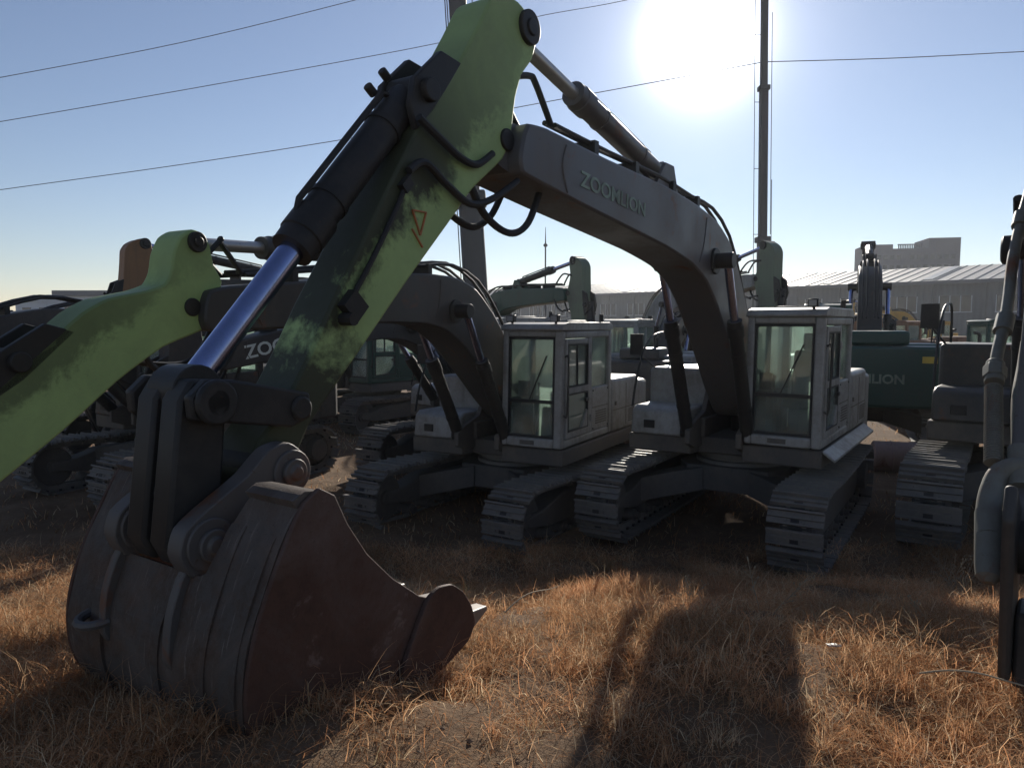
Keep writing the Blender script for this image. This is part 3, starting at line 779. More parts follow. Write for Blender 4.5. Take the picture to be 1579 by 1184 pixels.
SHELL = [(8.45, 2.09), (8.53, 1.97), (8.63, 1.78), (8.71, 1.58), (8.745, 1.38), (8.72, 1.18), (8.62, 1.03), (8.42, 0.98), (8.15, 0.98), (7.8, 1.04), (7.44, 1.14)]
def make_bucket(root, T, detail=2, cf=None):
    bw = 0.685; yo = 0.065          # the bucket sits a little off the stick's centre line
    hyd_cylinder(root, 'bucket_cylinder', cf, T((8.47, 2.50)), 0, 0.106 if cf == T((6.95, 4.19)) else 0.10, 0.066, 0.92 if math.dist(cf, T((8.47, 2.50))) > 2.1 else 0.6, BLACK)
    lt, lb, rp = (8.50, 2.47), (8.57, 1.87), (8.04, 2.40)
    m = MB()
    for y in (-0.235, 0.235):
        m.prism([T(p) for p in [(lt[0] + .03, lt[1] + .10), (lt[0] + .11, lt[1] + .03), (lt[0] + .10, lt[1] - .07), (rp[0] + .05, rp[1] - .09), (rp[0] - .07, rp[1] - .05), (rp[0] - .06, rp[1] + .07), (lt[0] - .1, lt[1] + .09)]], y - 0.03, y + 0.03)
    p = T(rp); m.cyl((p[0], -0.285, p[1]), (p[0], 0.285, p[1]), 0.06, n=16)
    p = T(lt); m.cyl((p[0], -0.30, p[1]), (p[0], 0.30, p[1]), 0.065, n=18); m.cyl((p[0], 0.265, p[1]), (p[0], 0.30, p[1]), 0.10, n=18)
    m.build('rocker_arm', BLACK, root, 0.012)
    m = MB()
    for y in (-0.065, 0.125):
        m.prism([T(p) for p in [(lt[0] - .11, lt[1]), (lt[0] - .07, lt[1] + .09), (lt[0] + .06, lt[1] + .10), (lt[0] + .12, lt[1] + .01), (lb[0] + .13, lb[1]), (lb[0] + .08, lb[1] - .10), (lb[0] - .05, lb[1] - .11), (lb[0] - .12, lb[1] - .02)]], y - 0.072, y + 0.072)
    m.prism([T(p) for p in [(lt[0] - .05, lt[1] - .18), (lt[0] + .07, lt[1] - .16), (lb[0] + .08, lb[1] + .18), (lb[0] - .05, lb[1] + .16)]], -0.02, 0.08)
    p = T(lb); m.cyl((p[0], -0.3, p[1]), (p[0], 0.3, p[1]), 0.06, n=18)
    m.build('bucket_link', BLACK, root, 0.018)
    # bucket shell: curved plate
    th = 0.03
    inner = []
    for i, p in enumerate(SHELL):
        a = Vector(SHELL[max(i - 1, 0)]); b = Vector(SHELL[min(i + 1, len(SHELL) - 1)]); d = (b - a).normalized()
        n = Vector((d.y, -d.x))                                   # towards inside
        c = Vector((8.0, 1.5)) - Vector(p)
        if n.dot(c) < 0: n = -n
        inner.append((p[0] + n.x * th, p[1] + n.y * th))
    top_lip = [(8.23, 2.06)]
    m = MB()
    # refine the shell curve for a smooth back
    def refine(L, k=4):
        out = []
        P = [Vector(p) for p in L]
        for i in range(len(P) - 1):
            p0 = P[max(i - 1, 0)]; p1 = P[i]; p2 = P[i + 1]; p3 = P[min(i + 2, len(P) - 1)]
            for j in range(k):
                t = j / k
                q = 0.5 * ((2 * p1) + (p2 - p0) * t + (2 * p0 - 5 * p1 + 4 * p2 - p3) * t * t + (3 * p1 - p0 - 3 * p2 + p3) * t ** 3)
                out.append((q.x, q.y))
        out.append(tuple(P[-1])); return out
    O = refine(SHELL); I = refine(inner)
    # slightly uneven dented plate across the width
    ys = np.linspace(-bw + yo, bw + yo, 41); n = len(O); vs = []
    def at(C, q):
        q = min(max(q, 0), len(C) - 1); k = min(int(q), len(C) - 2); f = q - k
        return (C[k][0] * (1 - f) + C[k + 1][0] * f, C[k][1] * (1 - f) + C[k + 1][1] * f)
    def rec(y):                       # how far the top edge is cut down at this width
        return float(sstep(-0.46, -0.34, y) * (1 - sstep(0.36, 0.47, y)))
    for side, C in ((0, O), (1, I)):
        for j, y in enumerate(ys):
            q0 = rec(y) * 8.5
            for i in range(n):
                p = at(C, q0 + i * (n - 1 - q0) / (n - 1))
                dn = 0.006 * math.sin(5 * y + i * 0.35) * math.sin(0.5 * i + 2.2 * y)
                q = T((p[0] + dn, p[1] + dn * 0.6)); vs.append((q[0], y, q[1]))
    K = len(ys) * n; fs = []
    for s in (0, 1):
        for j in range(len(ys) - 1):
            for i in range(n - 1):
                a = s * K + j * n + i; fs.append((a, a + 1, a + n + 1, a + n))
    for j in range(len(ys) - 1):
        for i in (0, n - 1):
            a = j * n + i; fs.append((a, a + n, K + a + n, K + a))
    for i in range(n - 1):
        for j in (0, len(ys) - 1):
            a = j * n + i; fs.append((a, a + 1, K + a + 1, K + a))
    m.add(vs, fs)
    # rolled top lip either side of the ears
    LIP = [T(p) for p in [(8.34, 2.085), (8.35, 2.118), (8.43, 2.128), (8.485, 2.10), (8.46, 2.06), (8.40, 2.078)]]
    m.prism(LIP, -bw + yo, -0.42); m.prism(LIP, 0.44, bw + yo)
    bucket = m.build('bucket', BUCKET, root, 0, 40)
    # side plates
    for s in (-1, 1):
        inn = [(8.45, 2.09), (8.37, 2.135), (8.29, 2.09), (8.22, 1.95), (8.11, 1.79), (7.95, 1.63), (7.77, 1.49), (7.66, 1.44), (7.52, 1.39), (7.42, 1.30), (7.43, 1.15)]
        poly = [T(p) for p in (O[1:-1] + inn[::-1])]
        MB().prism(poly, yo + s * (bw + 0.002), yo + s * (bw + 0.026)).build('side_plate', RUST, bucket, 0.005)
        # side cutter
        MB().prism(smooth_loop([T(p) for p in [(7.73, 1.47), (7.65, 1.50), (7.55, 1.485), (7.46, 1.42), (7.39, 1.32), (7.36, 1.22), (7.42, 1.14), (7.62, 1.075), (7.95, 1.05), (7.90, 1.22), (7.80, 1.38)]], 3, 0.4), yo + s * (bw + 0.028), yo + s * (bw + 0.055)).build('side_cutter', RUST, bucket, 0.005)
    # cross tube the ears are welded to
    p = T((8.33, 1.90)); q = T((8.52, 1.86))
    MB().cyl((p[0], -0.45, p[1]), (p[0], 0.47, p[1]), 0.12, n=22).build('cross_tube', BUCKET, bucket)
    # wear straps round the back
    Oo = [T(p) for p in O]
    ctr = Vector(T((8.05, 1.55)))
    for y, w in ((-0.34, 0.09), (0.04, 0.28), (0.46, 0.10), (0.66, 0.10)):
        m = MB()
        k0, k1 = (11 if abs(y) < .4 else 4, n - 4) if w < 0.2 else (12, n - 8)
        for i in range(k0, k1):
            a, b = Vector(Oo[i]), Vector(Oo[i + 1])
            na = (a - ctr).normalized() * 0.011; nb = (b - ctr).normalized() * 0.011
            if i == k0: na *= 0.2
            if i == k1 - 1: nb *= 0.2
            na0 = (a - ctr).normalized() * -0.01; nb0 = (b - ctr).normalized() * -0.01
            P = []
            for yy in (y - w / 2, y + w / 2):
                for q in (a + na0, b + nb0, b + nb, a + na): P.append((q.x, yy, q.y))
            m.add(P, [(0, 1, 2, 3), (4, 7, 6, 5), (2, 6, 7, 3), (0, 3, 7, 4), (1, 5, 6, 2)])
        m.build('wear_strap', BUCKET, bucket, 0.0, 30)
    # lifting eye
    pe = Vector(T((8.735, 1.46))); nn = (pe - ctr).normalized()
    ring = []
    for k in range(9):
        t = math.pi * k / 8
        ring.append((pe.x + nn.x * 0.09 * math.sin(t) - nn.y * 0.0, -0.33 + 0.085 * math.cos(t), pe.y + nn.y * 0.09 * math.sin(t)))
    MB().tube(ring, 0.022, 8).build('lifting_eye', WORN, bucket)
    # ears with bosses
    for y in (-0.26, 0.26):
        m = MB().prism(smooth_loop([T(p) for p in [(8.06, 2.08), (8.07, 2.19), (8.15, 2.25), (8.26, 2.23), (8.38, 2.13), (8.58, 2.02), (8.68, 1.95), (8.71, 1.85), (8.66, 1.75), (8.56, 1.73), (8.47, 1.78), (8.36, 1.90), (8.24, 1.99), (8.12, 2.02)]]), y - 0.05, y + 0.05)
        m.prism(smooth_loop([T(p) for p in [(8.50, 1.80), (8.66, 1.79), (8.745, 1.60), (8.765, 1.42), (8.73, 1.36), (8.66, 1.5), (8.56, 1.70)]]), y - 0.025, y + 0.025)
        for p, r in (((8.14, 2.11), 0.105), ((8.57, 1.87), 0.115)):
            q = T(p); sg = 1 if y > 0 else -1
            m.cyl((q[0], y - 0.065, q[1]), (q[0], y + 0.065, q[1]), r, n=24)
            m.lathe((q[0], y + sg * 0.062, q[1]), (q[0], y + sg * 0.12, q[1]), [(0, r * .62), (0.028, r * .62), (0.028, r * .34), (0.04, r * .3)], 20)
        m.build('bucket_ear', WORN, bucket, 0.01)
    # cutting edge and teeth
    m = MB().prism([T(p) for p in [(7.54, 1.09), (7.34, 1.15), (7.34, 1.19), (7.54, 1.14)]], -bw + yo, bw + yo)
    m.build('cutting_edge', WORN, bucket, 0.004)
    for k in range(5):
        y = yo - 0.62 + 0.31 * k
        t = MB()
        A, B, C, D = T((7.50, 1.27)), T((7.145, 1.222)), T((7.14, 1.198)), T((7.50, 1.07))
        t.add([(A[0], y - .07, A[1]), (A[0], y + .07, A[1]), (D[0], y + .07, D[1]), (D[0], y - .07, D[1]), (B[0], y - .04, B[1]), (B[0], y + .04, B[1]), (C[0], y + .04, C[1]), (C[0], y - .04, C[1])],
              [(0, 1, 2, 3), (4, 7, 6, 5), (0, 4, 5, 1), (1, 5, 6, 2), (2, 6, 7, 3), (3, 7, 4, 0)])
        t.build('tooth', TOOTH, bucket, 0.008)

def make_breaker(root, T):
    """hydraulic breaker hanging from the stick end, with its cylinder, link and steel pipes"""
    hyd_cylinder(root, 'bucket_cylinder', T((6.95, 4.19)), T((8.40, 2.62)), 0, 0.085, 0.05, 0.5, GREYPIPE)
    e = T(END0)
    zb = 0.78
    m = MB()
    for y in (-0.12, 0.12):
        m.prism([(e[0] - .14, e[1] + .10), (e[0] + .02, e[1] + .15), (e[0] + .40, e[1] + .30), (e[0] + .46, e[1] + .18), (e[0] + .20, e[1] - .5), (e[0] + .12, zb + .25), (e[0] - .12, zb + .25), (e[0] - .18, e[1] - .2)], y - .02, y + .02)
    m.mm(e[0] - .10, e[0] + .12, -.098, .098, zb + .22, e[1] - .25)
    m.build('breaker_body', CHAR, root, 0.015)
    MB().lathe((e[0], 0, zb + .28), (e[0], 0, zb + .02), [(0, .075), (.16, .075), (.26, .02)], 18).build('breaker_chisel', STEEL, root, 0, 40)
    # steel line, shut-off fitting, ribbed hose and capped elbow down the side of the stick
    PP = [(5.72, -0.195, 3.36), (5.883, -0.200, 3.143), (6.073, -0.221, 2.951), (6.288, -0.235, 2.736), (6.487, -0.232, 2.536), (6.611, -0.236, 2.411), (6.745, -0.247, 2.277), (6.829, -0.247, 2.192)]
    m = MB().tube(PP, 0.026, 12, 3)
    for k in (2, 5):
        a, b = Vector(PP[k]), Vector(PP[k + 1]); d = (b - a).normalized(); c = a
        m.cyl(c - d * 0.05, c + d * 0.05, 0.040, n=12)
    p = m.build('breaker_pipe', GREYPIPE, root)
    m = MB(); a, b = Vector(PP[-1]), Vector((6.924, -0.24, 2.096)); d = (b - a).normalized()
    m.cyl(a - d * .035, a + d * .03, 0.048, n=6); m.cyl(a + d * .03, a + d * .06, 0.040, n=14); m.cyl(a - d * .06, a - d * .03, 0.038, n=14)
    m.build('pipe_nut', GREYPIPE, p, 0.004)
    A_, B_ = Vector((6.924, -0.24, 2.096)), Vector((7.215, -0.205, 1.80)); n = 34
    prof = []
    L_ = (B_ - A_).length
    for k in range(n):
        q = L_ * k / n; prof += [(q, 0.031), (q + L_ / n * .25, 0.036), (q + L_ / n * .6, 0.036), (q + L_ / n * .8, 0.031)]
    MB().lathe(A_ - (B_ - A_).normalized() * .05, B_, prof, 14).build('ribbed_hose', GREYPIPE, p, 0, 25)
    m = MB().tube([(7.206, -0.10, 1.84), (7.215, -0.155, 1.825), (7.24, -0.19, 1.79), (7.30, -0.205, 1.72), (7.36, -0.205, 1.655), (7.43, -0.195, 1.59)], [.04, .042, .044, .045, .045, .045], 14, 4)
    m.tube([(7.35, -0.204, 1.665), (7.50, -0.184, 1.50), (7.535, -0.181, 1.46), (7.55, -0.18, 1.44)], [.05, .05, .044, .02], 14)
    m.build('pipe_elbow', GREYPIPE, p)
    m = MB().tube([(6.70, -0.135, 2.33), (6.784, -0.14, 2.22), (6.95, -0.145, 2.07), (7.186, -0.118, 1.83)], 0.03, 12, 4)
    m.cyl((7.13, -0.125, 1.90), (7.26, -0.11, 1.76), 0.045, n=12)
    m.build('breaker_pipe', GREYPIPE, root)
    m = MB().lathe((6.10, -0.19, 2.80), (6.10, -0.30, 2.80), [(0, .05), (.05, .06), (.06, .075), (.10, .075), (.11, .06)], 18)
    m.build('pipe_valve', BLACK, root)

# ------------------------------------------------------------------ the parked machines
M1_A = rad(34.3)
G1 = grimy_green('green_stick_paint', (0.36, 0.50, 0.195), TIP0, END0)
make_excavator('pale grey excavator with raised dark boom, green stick and big rusty bucket in dry grass', (3.288, 10.274, 0.09), M1_A, rad(32.7), 1.0, WHITE, UNDER, DGREY, G1,
               boom_text=('ZOOMLION', (5.25, 3.885), (4.0, 3.79), 0.17, LETTER, 1.35), side_step=True, lights=1)
t2, e2 = (5.93, 3.12), (8.40, 1.45)
G2 = grimy_green('green_stick_paint_two', (0.35, 0.49, 0.19), t2, e2, 0.6)
OUT2 = [(5.62, 3.34), (5.70, 3.48), (5.73, 3.63), (5.79, 3.73), (5.9, 3.755), (6.01, 3.69), (6.08, 3.55), (6.11, 3.40), (6.17, 3.30), (6.33, 3.24), (6.64, 3.17), (6.84, 3.06), (7.16, 2.79), (7.41, 2.58),
        (8.0, 2.02), (8.38, 1.62), (8.53, 1.50), (8.53, 1.38), (8.42, 1.31), (8.28, 1.38), (7.9, 1.62), (7.45, 1.93), (7.0, 2.24), (6.6, 2.55), (6.2, 2.80), (5.83, 2.93), (5.74, 3.05), (5.68, 3.2)]
make_excavator('pale grey excavator with dark lowered boom and green stick reaching out at the left edge', (0.086, 11.268, -0.09), rad(28.8), rad(32.7), 1.0, WHITE2, UNDER, CHAR, G2, t2, e2,
               outline=OUT2, head=(5.87, 3.655), cyl_foot=(7.28, 2.73))
make_excavator('pale excavator half hidden behind others, its low black boom lettered white behind the blue rod', (-0.46, 14.55, 0), rad(42), rad(32), 1.0, WHITE2, UNDER, CHAR, CHAR, (5.85, 2.40), (6.5, 0.12),
               boom_text=('ZOOMLION', (5.56, 3.90), (4.2, 3.79), 0.27, LETTERW, 1.1), tool='none')
make_excavator('dark excavator far back at left whose raised stick head is faded tan', (-4.0, 20.9, 0), rad(41), rad(33), 1.0, TEAL, UNDER, CHAR, TAN, (6.15, 3.75), (7.0, 1.0), detail=1)
make_excavator('dark excavator at the far left edge, its lowered boom elbow against the white hall', (-5.9, 13.1, 0), rad(33), rad(33), 1.0, CHAR, UNDER, CHAR, CHAR, (6.0, 1.9), (8.0, 0.6), detail=1, tool='none')
make_excavator('dusty dark excavator behind the left cab, pale green stick pointing right', (-1.5, 26.8, 0), rad(-32), rad(-32), 1.05, TEAL, UNDER, TEAL, PALEG, (5.9, 3.6), (6.6, 0.75), detail=1)
make_excavator('light grey excavator whose raised boom stands beside the thin mast behind the main cab', (4.4, 25.4, 0), rad(-24), rad(-20), 1.0, WHITE2, UNDER, WHITE2, PALEG, (5.9, 4.1), (6.5, 1.2), detail=1)
make_excavator('dusty grey excavator seen from behind between the two pale cabs', (3.9, 19.4, 0), rad(205), rad(205), 1.0, WHITE2, UNDER, CHAR, CHAR, (5.4, 2.1), (3.6, 0.7), detail=1, rear_mat=CHAR, tool='none')
make_excavator('dark green excavator seen from behind with green lettering on its counterweight', (8.75, 17.75, 0), rad(205), rad(205), 1.12, TEAL, UNDER, CHAR, CHAR, (5.9, 4.0), (6.3, 1.1), rear_text='ZOOMLION', detail=1, rear_mat=TEAL, tool='none', cw_top=2.16)
make_excavator('big grey excavator at the right edge carrying a hydraulic breaker on its arm', (7.87, 10.22, 0), rad(37.73), rad(34.5), 1.2, CHAR, UNDER, DGREY, DGREY, (5.5, 3.35), (7.29, 1.55), tool='breaker', detail=2)

make_excavator('dark excavator half hidden behind the left green stick, in front of the tan one', (-7.5, 16.6, 0), rad(34), rad(34), 1.0, CHAR, UNDER, CHAR, CHAR, (6.0, 1.9), (7.4, 0.4), detail=1, tool='none')
make_excavator('faded yellow excavator far off between the two pale cabs', (10.4, 46, 0), rad(20), rad(20), 1.0, YELLOW, UNDER, YELLOW, YELLOW, (5.4, 2.6), (4.6, 0.4), detail=1, tool='none')
make_excavator('rusty orange excavator beyond the green lettered counterweight', (18.9, 34.0, 0), rad(160), rad(160), 1.0, ORANGE, UNDER, ORANGE, ORANGE, (5.4, 2.4), (4.6, 0.4), detail=1, rear_mat=ORANGE, tool='none')
make_excavator('dark excavator with its boom pointing right behind the hydraulic breaker arm', (16.0, 23.0, 0), rad(-98), rad(-98), 1.0, TEAL, UNDER, TEAL, TEAL, (5.9, 3.3), (6.6, 0.9), detail=1, rear_mat=CHAR, tool='none')
make_excavator('small pale green excavator beyond the main cab roof', (13.2, 33.0, 0), rad(60), rad(60), 1.0, PALEG, UNDER, PALEG, PALEG, (5.2, 2.6), (4.6, 0.4), detail=1, tool='none')
make_excavator('faded yellow excavator far off behind the dark right hand excavators', (25.0, 44.0, 0), rad(70), rad(70), 1.0, YELLOW, UNDER, YELLOW, YELLOW, (5.6, 3.3), (6.4, 0.6), detail=1, tool='none')

# rusty drum lying between the machines
m = MB().lathe((7.05, 14.0, 0.31), (8.0, 13.7, 0.31), [(0, .28), (0.02, .30), (.30, .30), (.32, .315), (.34, .30), (.64, .30), (.66, .315), (.68, .30), (.97, .30), (.99, .28)], 26)
tag(m.build('steel_drum', paint('faded_red_brown_drum', (0.30, 0.20, 0.17), (0.25, 0.2, 0.16), 0.6, 0.6, rust=0.3)), 'rusty pinkish steel drum lying on the ground behind the main cab', 'drum')

# ------------------------------------------------------------------ masts
def mast(label, base, top, secs, mat):
    root = empty('crane_mast', base)
    tag(root, label, 'mast')
    B = Vector((0, 0, 0)); Tp = Vector(top) - Vector(base); d = Tp.normalized(); L = Tp.length
    for (s0, s1, w) in secs:
        m = MB().beam(B + d * L * s0, B + d * L * s1, w, w * 0.9, (0, 1, 0))
        sec = m.build('mast_section', mat, root, w * 0.12)
        m = MB().beam(B + d * (L * s1 - w * 0.5), B + d * (L * s1 + w * 0.1), w * 1.35, w * 1.25, (0, 1, 0))
        m.build('collar', mat, sec, w * 0.08)
    return root, d, L
MASTG = paint('grey_mast_paint', (0.06, 0.063, 0.07), (0.08, 0.075, 0.07), 0.5, 0.6, spec=0.2)
r_, d_, L_ = mast('thick grey crane mast rising behind the raised green stick', (-1.22, 30.0, 0), (-2.32, 30.25, 18), [(0, 0.45, 0.95), (0.45, 0.75, 0.82), (0.75, 1.0, 0.70)], MASTG)
m = MB()
for off in (-0.62, -0.52): m.tube([Vector((off, 0, 0)), d_ * L_ + Vector((off * 0.8, 0, 0))], 0.022, 6)
m.tube([Vector((0.55, 0, 8)) + d_ * 0.1, d_ * L_ + Vector((0.45, 0, 0))], 0.018, 6)
m.build('mast_cables', BLACK, r_)
r_, d_, L_ = mast('slim grey telescopic mast with collars under the sun', (11.75, 34.0, 0), (11.48, 34.3, 18.5), [(0, 0.37, 0.44), (0.37, 0.74, 0.36), (0.74, 1.0, 0.30)], MASTG)
m = MB()
for x, z0, z1 in ((-0.42, 2, 18.4), (0.40, 2, 9.5), (0.36, 7, 17)):
    m.tube([d_ * z0 + Vector((x, 0, 0)), d_ * z1 + Vector((x, 0, 0))], 0.016, 5)
for k in range(5): 
    zc = 4 + 3 * k; m.tube([d_ * zc + Vector((-0.42, 0, 0)), d_ * zc + Vector((0, 0, 0))], 0.014, 5)
m.build('mast_cables', BLACK, r_)
# thin lightning rod far behind
r_ = MB().tube([(0, 0, 0), (0, 0, 10.2), (0, 0, 12.0)], [0.09, 0.07, 0.02], 8).lathe((0, 0, 10.1), (0, 0, 10.5), [(0, .05), (.1, .2), (.25, .2), (.4, .05)], 10).build('lightning_rod', MASTG)
r_.location = (3.2, 70, 0); tag(r_, 'thin dark lightning rod standing far off behind the arched boom', 'pole')

# ------------------------------------------------------------------ power lines
WIRE = paint('dark_wire', (0.06, 0.06, 0.065), (0.1, 0.1, 0.1), 0.2, 0.6)
def pix(px, py, y):
    u = (592 - py) / 1116; x = (px - 789.5) / 1116
    c, s = math.cos(PITCH), math.sin(PITCH)
    r = Vector((x, c - u * s, s + u * c)); return Vector((0, 0, CAM_H)) + r * (y / r.y)
def wire(label, pts, y0, y1):
    P = []
    n = len(pts)
    for i, p in enumerate(pts): P.append(pix(p[0], p[1], y0 + (y1 - y0) * i / (n - 1)))
    o = MB().tube(P, 0.021, 5, 6).build('power_line', WIRE)
    tag(o, label, 'wire', 'overhead power lines')
wire('topmost overhead wire in the upper left of the sky', [(-80, 134), (0, 120), (280, 66), (550, 0), (760, -58)], 42, 46)
wire('overhead wire second from the top, passing behind the top of the green stick', [(-80, 200), (0, 188), (340, 129), (680, 66), (820, 28), (940, 6), (1060, -20)], 42, 48)
wire('lowest overhead wire at left, meeting the slim mast', [(-80, 305), (0, 293), (280, 254), (555, 211), (840, 158), (950, 138), (1172, 97)], 44, 35)
wire('overhead wire running right from the slim mast', [(1174, 96), (1380, 90), (1579, 80), (1700, 74)], 35, 38)

# ------------------------------------------------------------------ buildings
def wall_mat(name, col, col2, period=1.0, rough=0.7):
    t = NT(name); co = t.coord()
    w = t.new('ShaderNodeTexWave'); w.wave_type = 'BANDS'; w.bands_direction = 'X'
    w.inputs['Scale'].default_value = period; t.link(co, w.inputs['Vector'])
    n = t.noise(0.35, 6, 0.65, co)
    c = t.mix(t.ramp(n, [(0.3, (0, 0, 0)), (0.7, (1, 1, 1))]), col, col2)
    c = t.mix(t.math('MULTIPLY', w.outputs['Fac'], 0.18), c, (0.03, 0.03, 0.035))
    p = t.new('ShaderNodeBsdfPrincipled'); t.link(c, p.inputs['Base Color']); p.inputs['Roughness'].default_value = rough
    b = t.new('ShaderNodeBump'); b.inputs['Strength'].default_value = 0.5; b.inputs['Distance'].default_value = 0.05
    t.link(w.outputs['Fac'], b.inputs['Height']); t.link(b.outputs[0], p.inputs['Normal'])
    t.link(p.outputs[0], t.out.inputs[0]); return t.m
HALLW = wall_mat('hall_cladding', (0.11, 0.125, 0.14), (0.08, 0.09, 0.10), 0.5)
HALLR = wall_mat('hall_roof_sheet', (0.36, 0.34, 0.31), (0.27, 0.25, 0.23), 0.9, 0.55)
SKYL = paint('skylight_sheet', (0.52, 0.50, 0.44), (0.3, 0.28, 0.25), 0.4, 0.4)
WIN = paint('dark_window_glass', (0.03, 0.035, 0.045), (0.08, 0.08, 0.08), 0.3, 0.15)
CONC = paint('grey_concrete_facade', (0.10, 0.105, 0.13), (0.085, 0.09, 0.105), 0.4, 0.8, scale=0.1)
PALEW = paint('pale_blue_white_cladding', (0.46, 0.50, 0.54), (0.35, 0.37, 0.38), 0.4, 0.6, scale=0.2)
DARKR = paint('dark_roof_edge', (0.10, 0.11, 0.13), (0.12, 0.12, 0.12), 0.3, 0.6, scale=0.2)

# long hall: built along its own x axis, then turned
A_ = Vector((-16.0, 168.0)); B_ = Vector((62.0, 84.0))
L = (B_ - A_).length; ang = math.atan2(B_.y - A_.y, B_.x - A_.x)
hall = empty('warehouse', (A_.x, A_.y, 0), ang)
tag(hall, 'long grey industrial hall with low sunlit roof across the whole background', 'warehouse')
MB().mm(0, L, 0, 26, -0.5, 7.9).build('wall', HALLW, hall)
m = MB()
for k in range(int(L / 0.75)):
    pass
m.add([(-1, -0.8, 7.9), (L + 1, -0.8, 7.9), (L + 1, 13, 10.6), (-1, 13, 10.6), (L + 1, 26.8, 7.9), (-1, 26.8, 7.9),
       (-1, -0.8, 8.15), (L + 1, -0.8, 8.15), (L + 1, 13, 10.85), (-1, 13, 10.85), (L + 1, 26.8, 8.15), (-1, 26.8, 8.15)],
      [(0, 1, 2, 3), (3, 2, 4, 5), (6, 9, 8, 7), (9, 11, 10, 8), (0, 6, 7, 1), (5, 4, 10, 11), (0, 3, 9, 6), (3, 5, 11, 9), (1, 7, 8, 2), (2, 8, 10, 4)])
roof = m.build('roof', HALLR, hall)
m = MB()
for k in range(int(L / 1.5)):
    x = 0.6 + k * 1.5
    m.add([(x - .06, -0.79, 8.155), (x + .06, -0.79, 8.155), (x + .06, 12.9, 10.84), (x - .06, 12.9, 10.84), (x - .03, -0.79, 8.23), (x + .03, -0.79, 8.23), (x + .03, 12.9, 10.915), (x - .03, 12.9, 10.915)],
          [(0, 1, 5, 4), (1, 2, 6, 5), (2, 3, 7, 6), (3, 0, 4, 7), (4, 5, 6, 7)])
m.build('roof_ribs', HALLR, roof)
sl = 2.7 / 13.8
for x in (14, 34, 52, 70, 88, 101):
    m = MB().add([(x, 0.4, 8.15 + sl * 1.2 + .02), (x + 1.1, 0.4, 8.15 + sl * 1.2 + .02), (x + 1.1, 12, 8.15 + sl * 12.8 + .02), (x, 12, 8.15 + sl * 12.8 + .02),
                  (x, 0.4, 8.15 + sl * 1.2 + .1), (x + 1.1, 0.4, 8.15 + sl * 1.2 + .1), (x + 1.1, 12, 8.15 + sl * 12.8 + .1), (x, 12, 8.15 + sl * 12.8 + .1)],
                 [(0, 1, 5, 4), (1, 2, 6, 5), (2, 3, 7, 6), (3, 0, 4, 7), (4, 5, 6, 7), (0, 3, 2, 1)])
    m.build('skylight', SKYL, roof)
for k in range(18):
    x = 4 + k * 6.2
    f = MB().mm(x, x + 3.6, -0.06, 0.02, 4.3, 6.3).build('window', WIN, hall)
    m = MB()
    for j in range(4): m.mm(x + j * 1.2 - .04, x + j * 1.2 + .04, -0.10, -0.05, 4.3, 6.3)
    m.mm(x - .1, x + 3.7, -0.12, -0.05, 4.2, 4.3)
    m.build('window_frame', PALEW, f)
for k in range(4):
    x = 9 + k * 27
    MB().mm(x, x + 5, -0.08, 0.02, 0, 5.2).build('door', DARKR, hall, 0.02) if False else None
for k in range(20):
    x = 2 + k * 5.9; MB().mm(x - .12, x + .12, -0.22, -0.02, 0, 7.9).build('wall_pillar', HALLW, hall)
MB().mm(-1, L + 1, -1.0, -0.81, 7.75, 8.2).build('gutter', DARKR, hall, 0.03)

# office block far right
def pxw(px, y): return (px - 789.5) / 1116 * y
Y0 = 132.0
x0, x1 = pxw(1334, Y0), pxw(1466, Y0)
ob = empty('office_block', ((x0 + x1) / 2, Y0, 0), rad(-12))
tag(ob, 'grey multi storey block with two raised corners rising behind the hall roof', 'building')
w = (x1 - x0)
hz = lambda py: CAM_H + Y0 * math.tan(math.atan((592 - py) / 1116) + PITCH)
zt, zl, zm = hz(371), hz(378), hz(383)
m = MB(); m.mm(-w / 2, w / 2, 0, 8, 0, zm)
m.mm(-w / 2, -w / 2 + w * .29, 0.003, 8, zm, zl + 0.2); m.mm(w / 2 - w * .33, w / 2, 0.003, 8, zm, zt + 0.4)
m.build('wall', CONC, ob)
m = MB()
for k in range(14):
    x = -w * 0.13 + k * w * 0.24 / 13; m.mm(x - .07, x + .07, 1.0, 1.2, zm, zm + 0.8)
m.mm(-w * .14, w * .12, 0.95, 1.25, zm + 0.72, zm + 0.9)
m.build('roof_railing', CONC, ob)
for r in range(8):
    z = zm - 1.95 - r * 1.8
    if z < 8: break
    for k in range(13):
        x = -w / 2 + 1.1 + k * (w - 2.2) / 12.0
        if r == 0 and k in (5,): continue
        MB().mm(x - .34, x + .34, -0.05, 0.1, z, z + 0.8).build('window', WIN, ob)

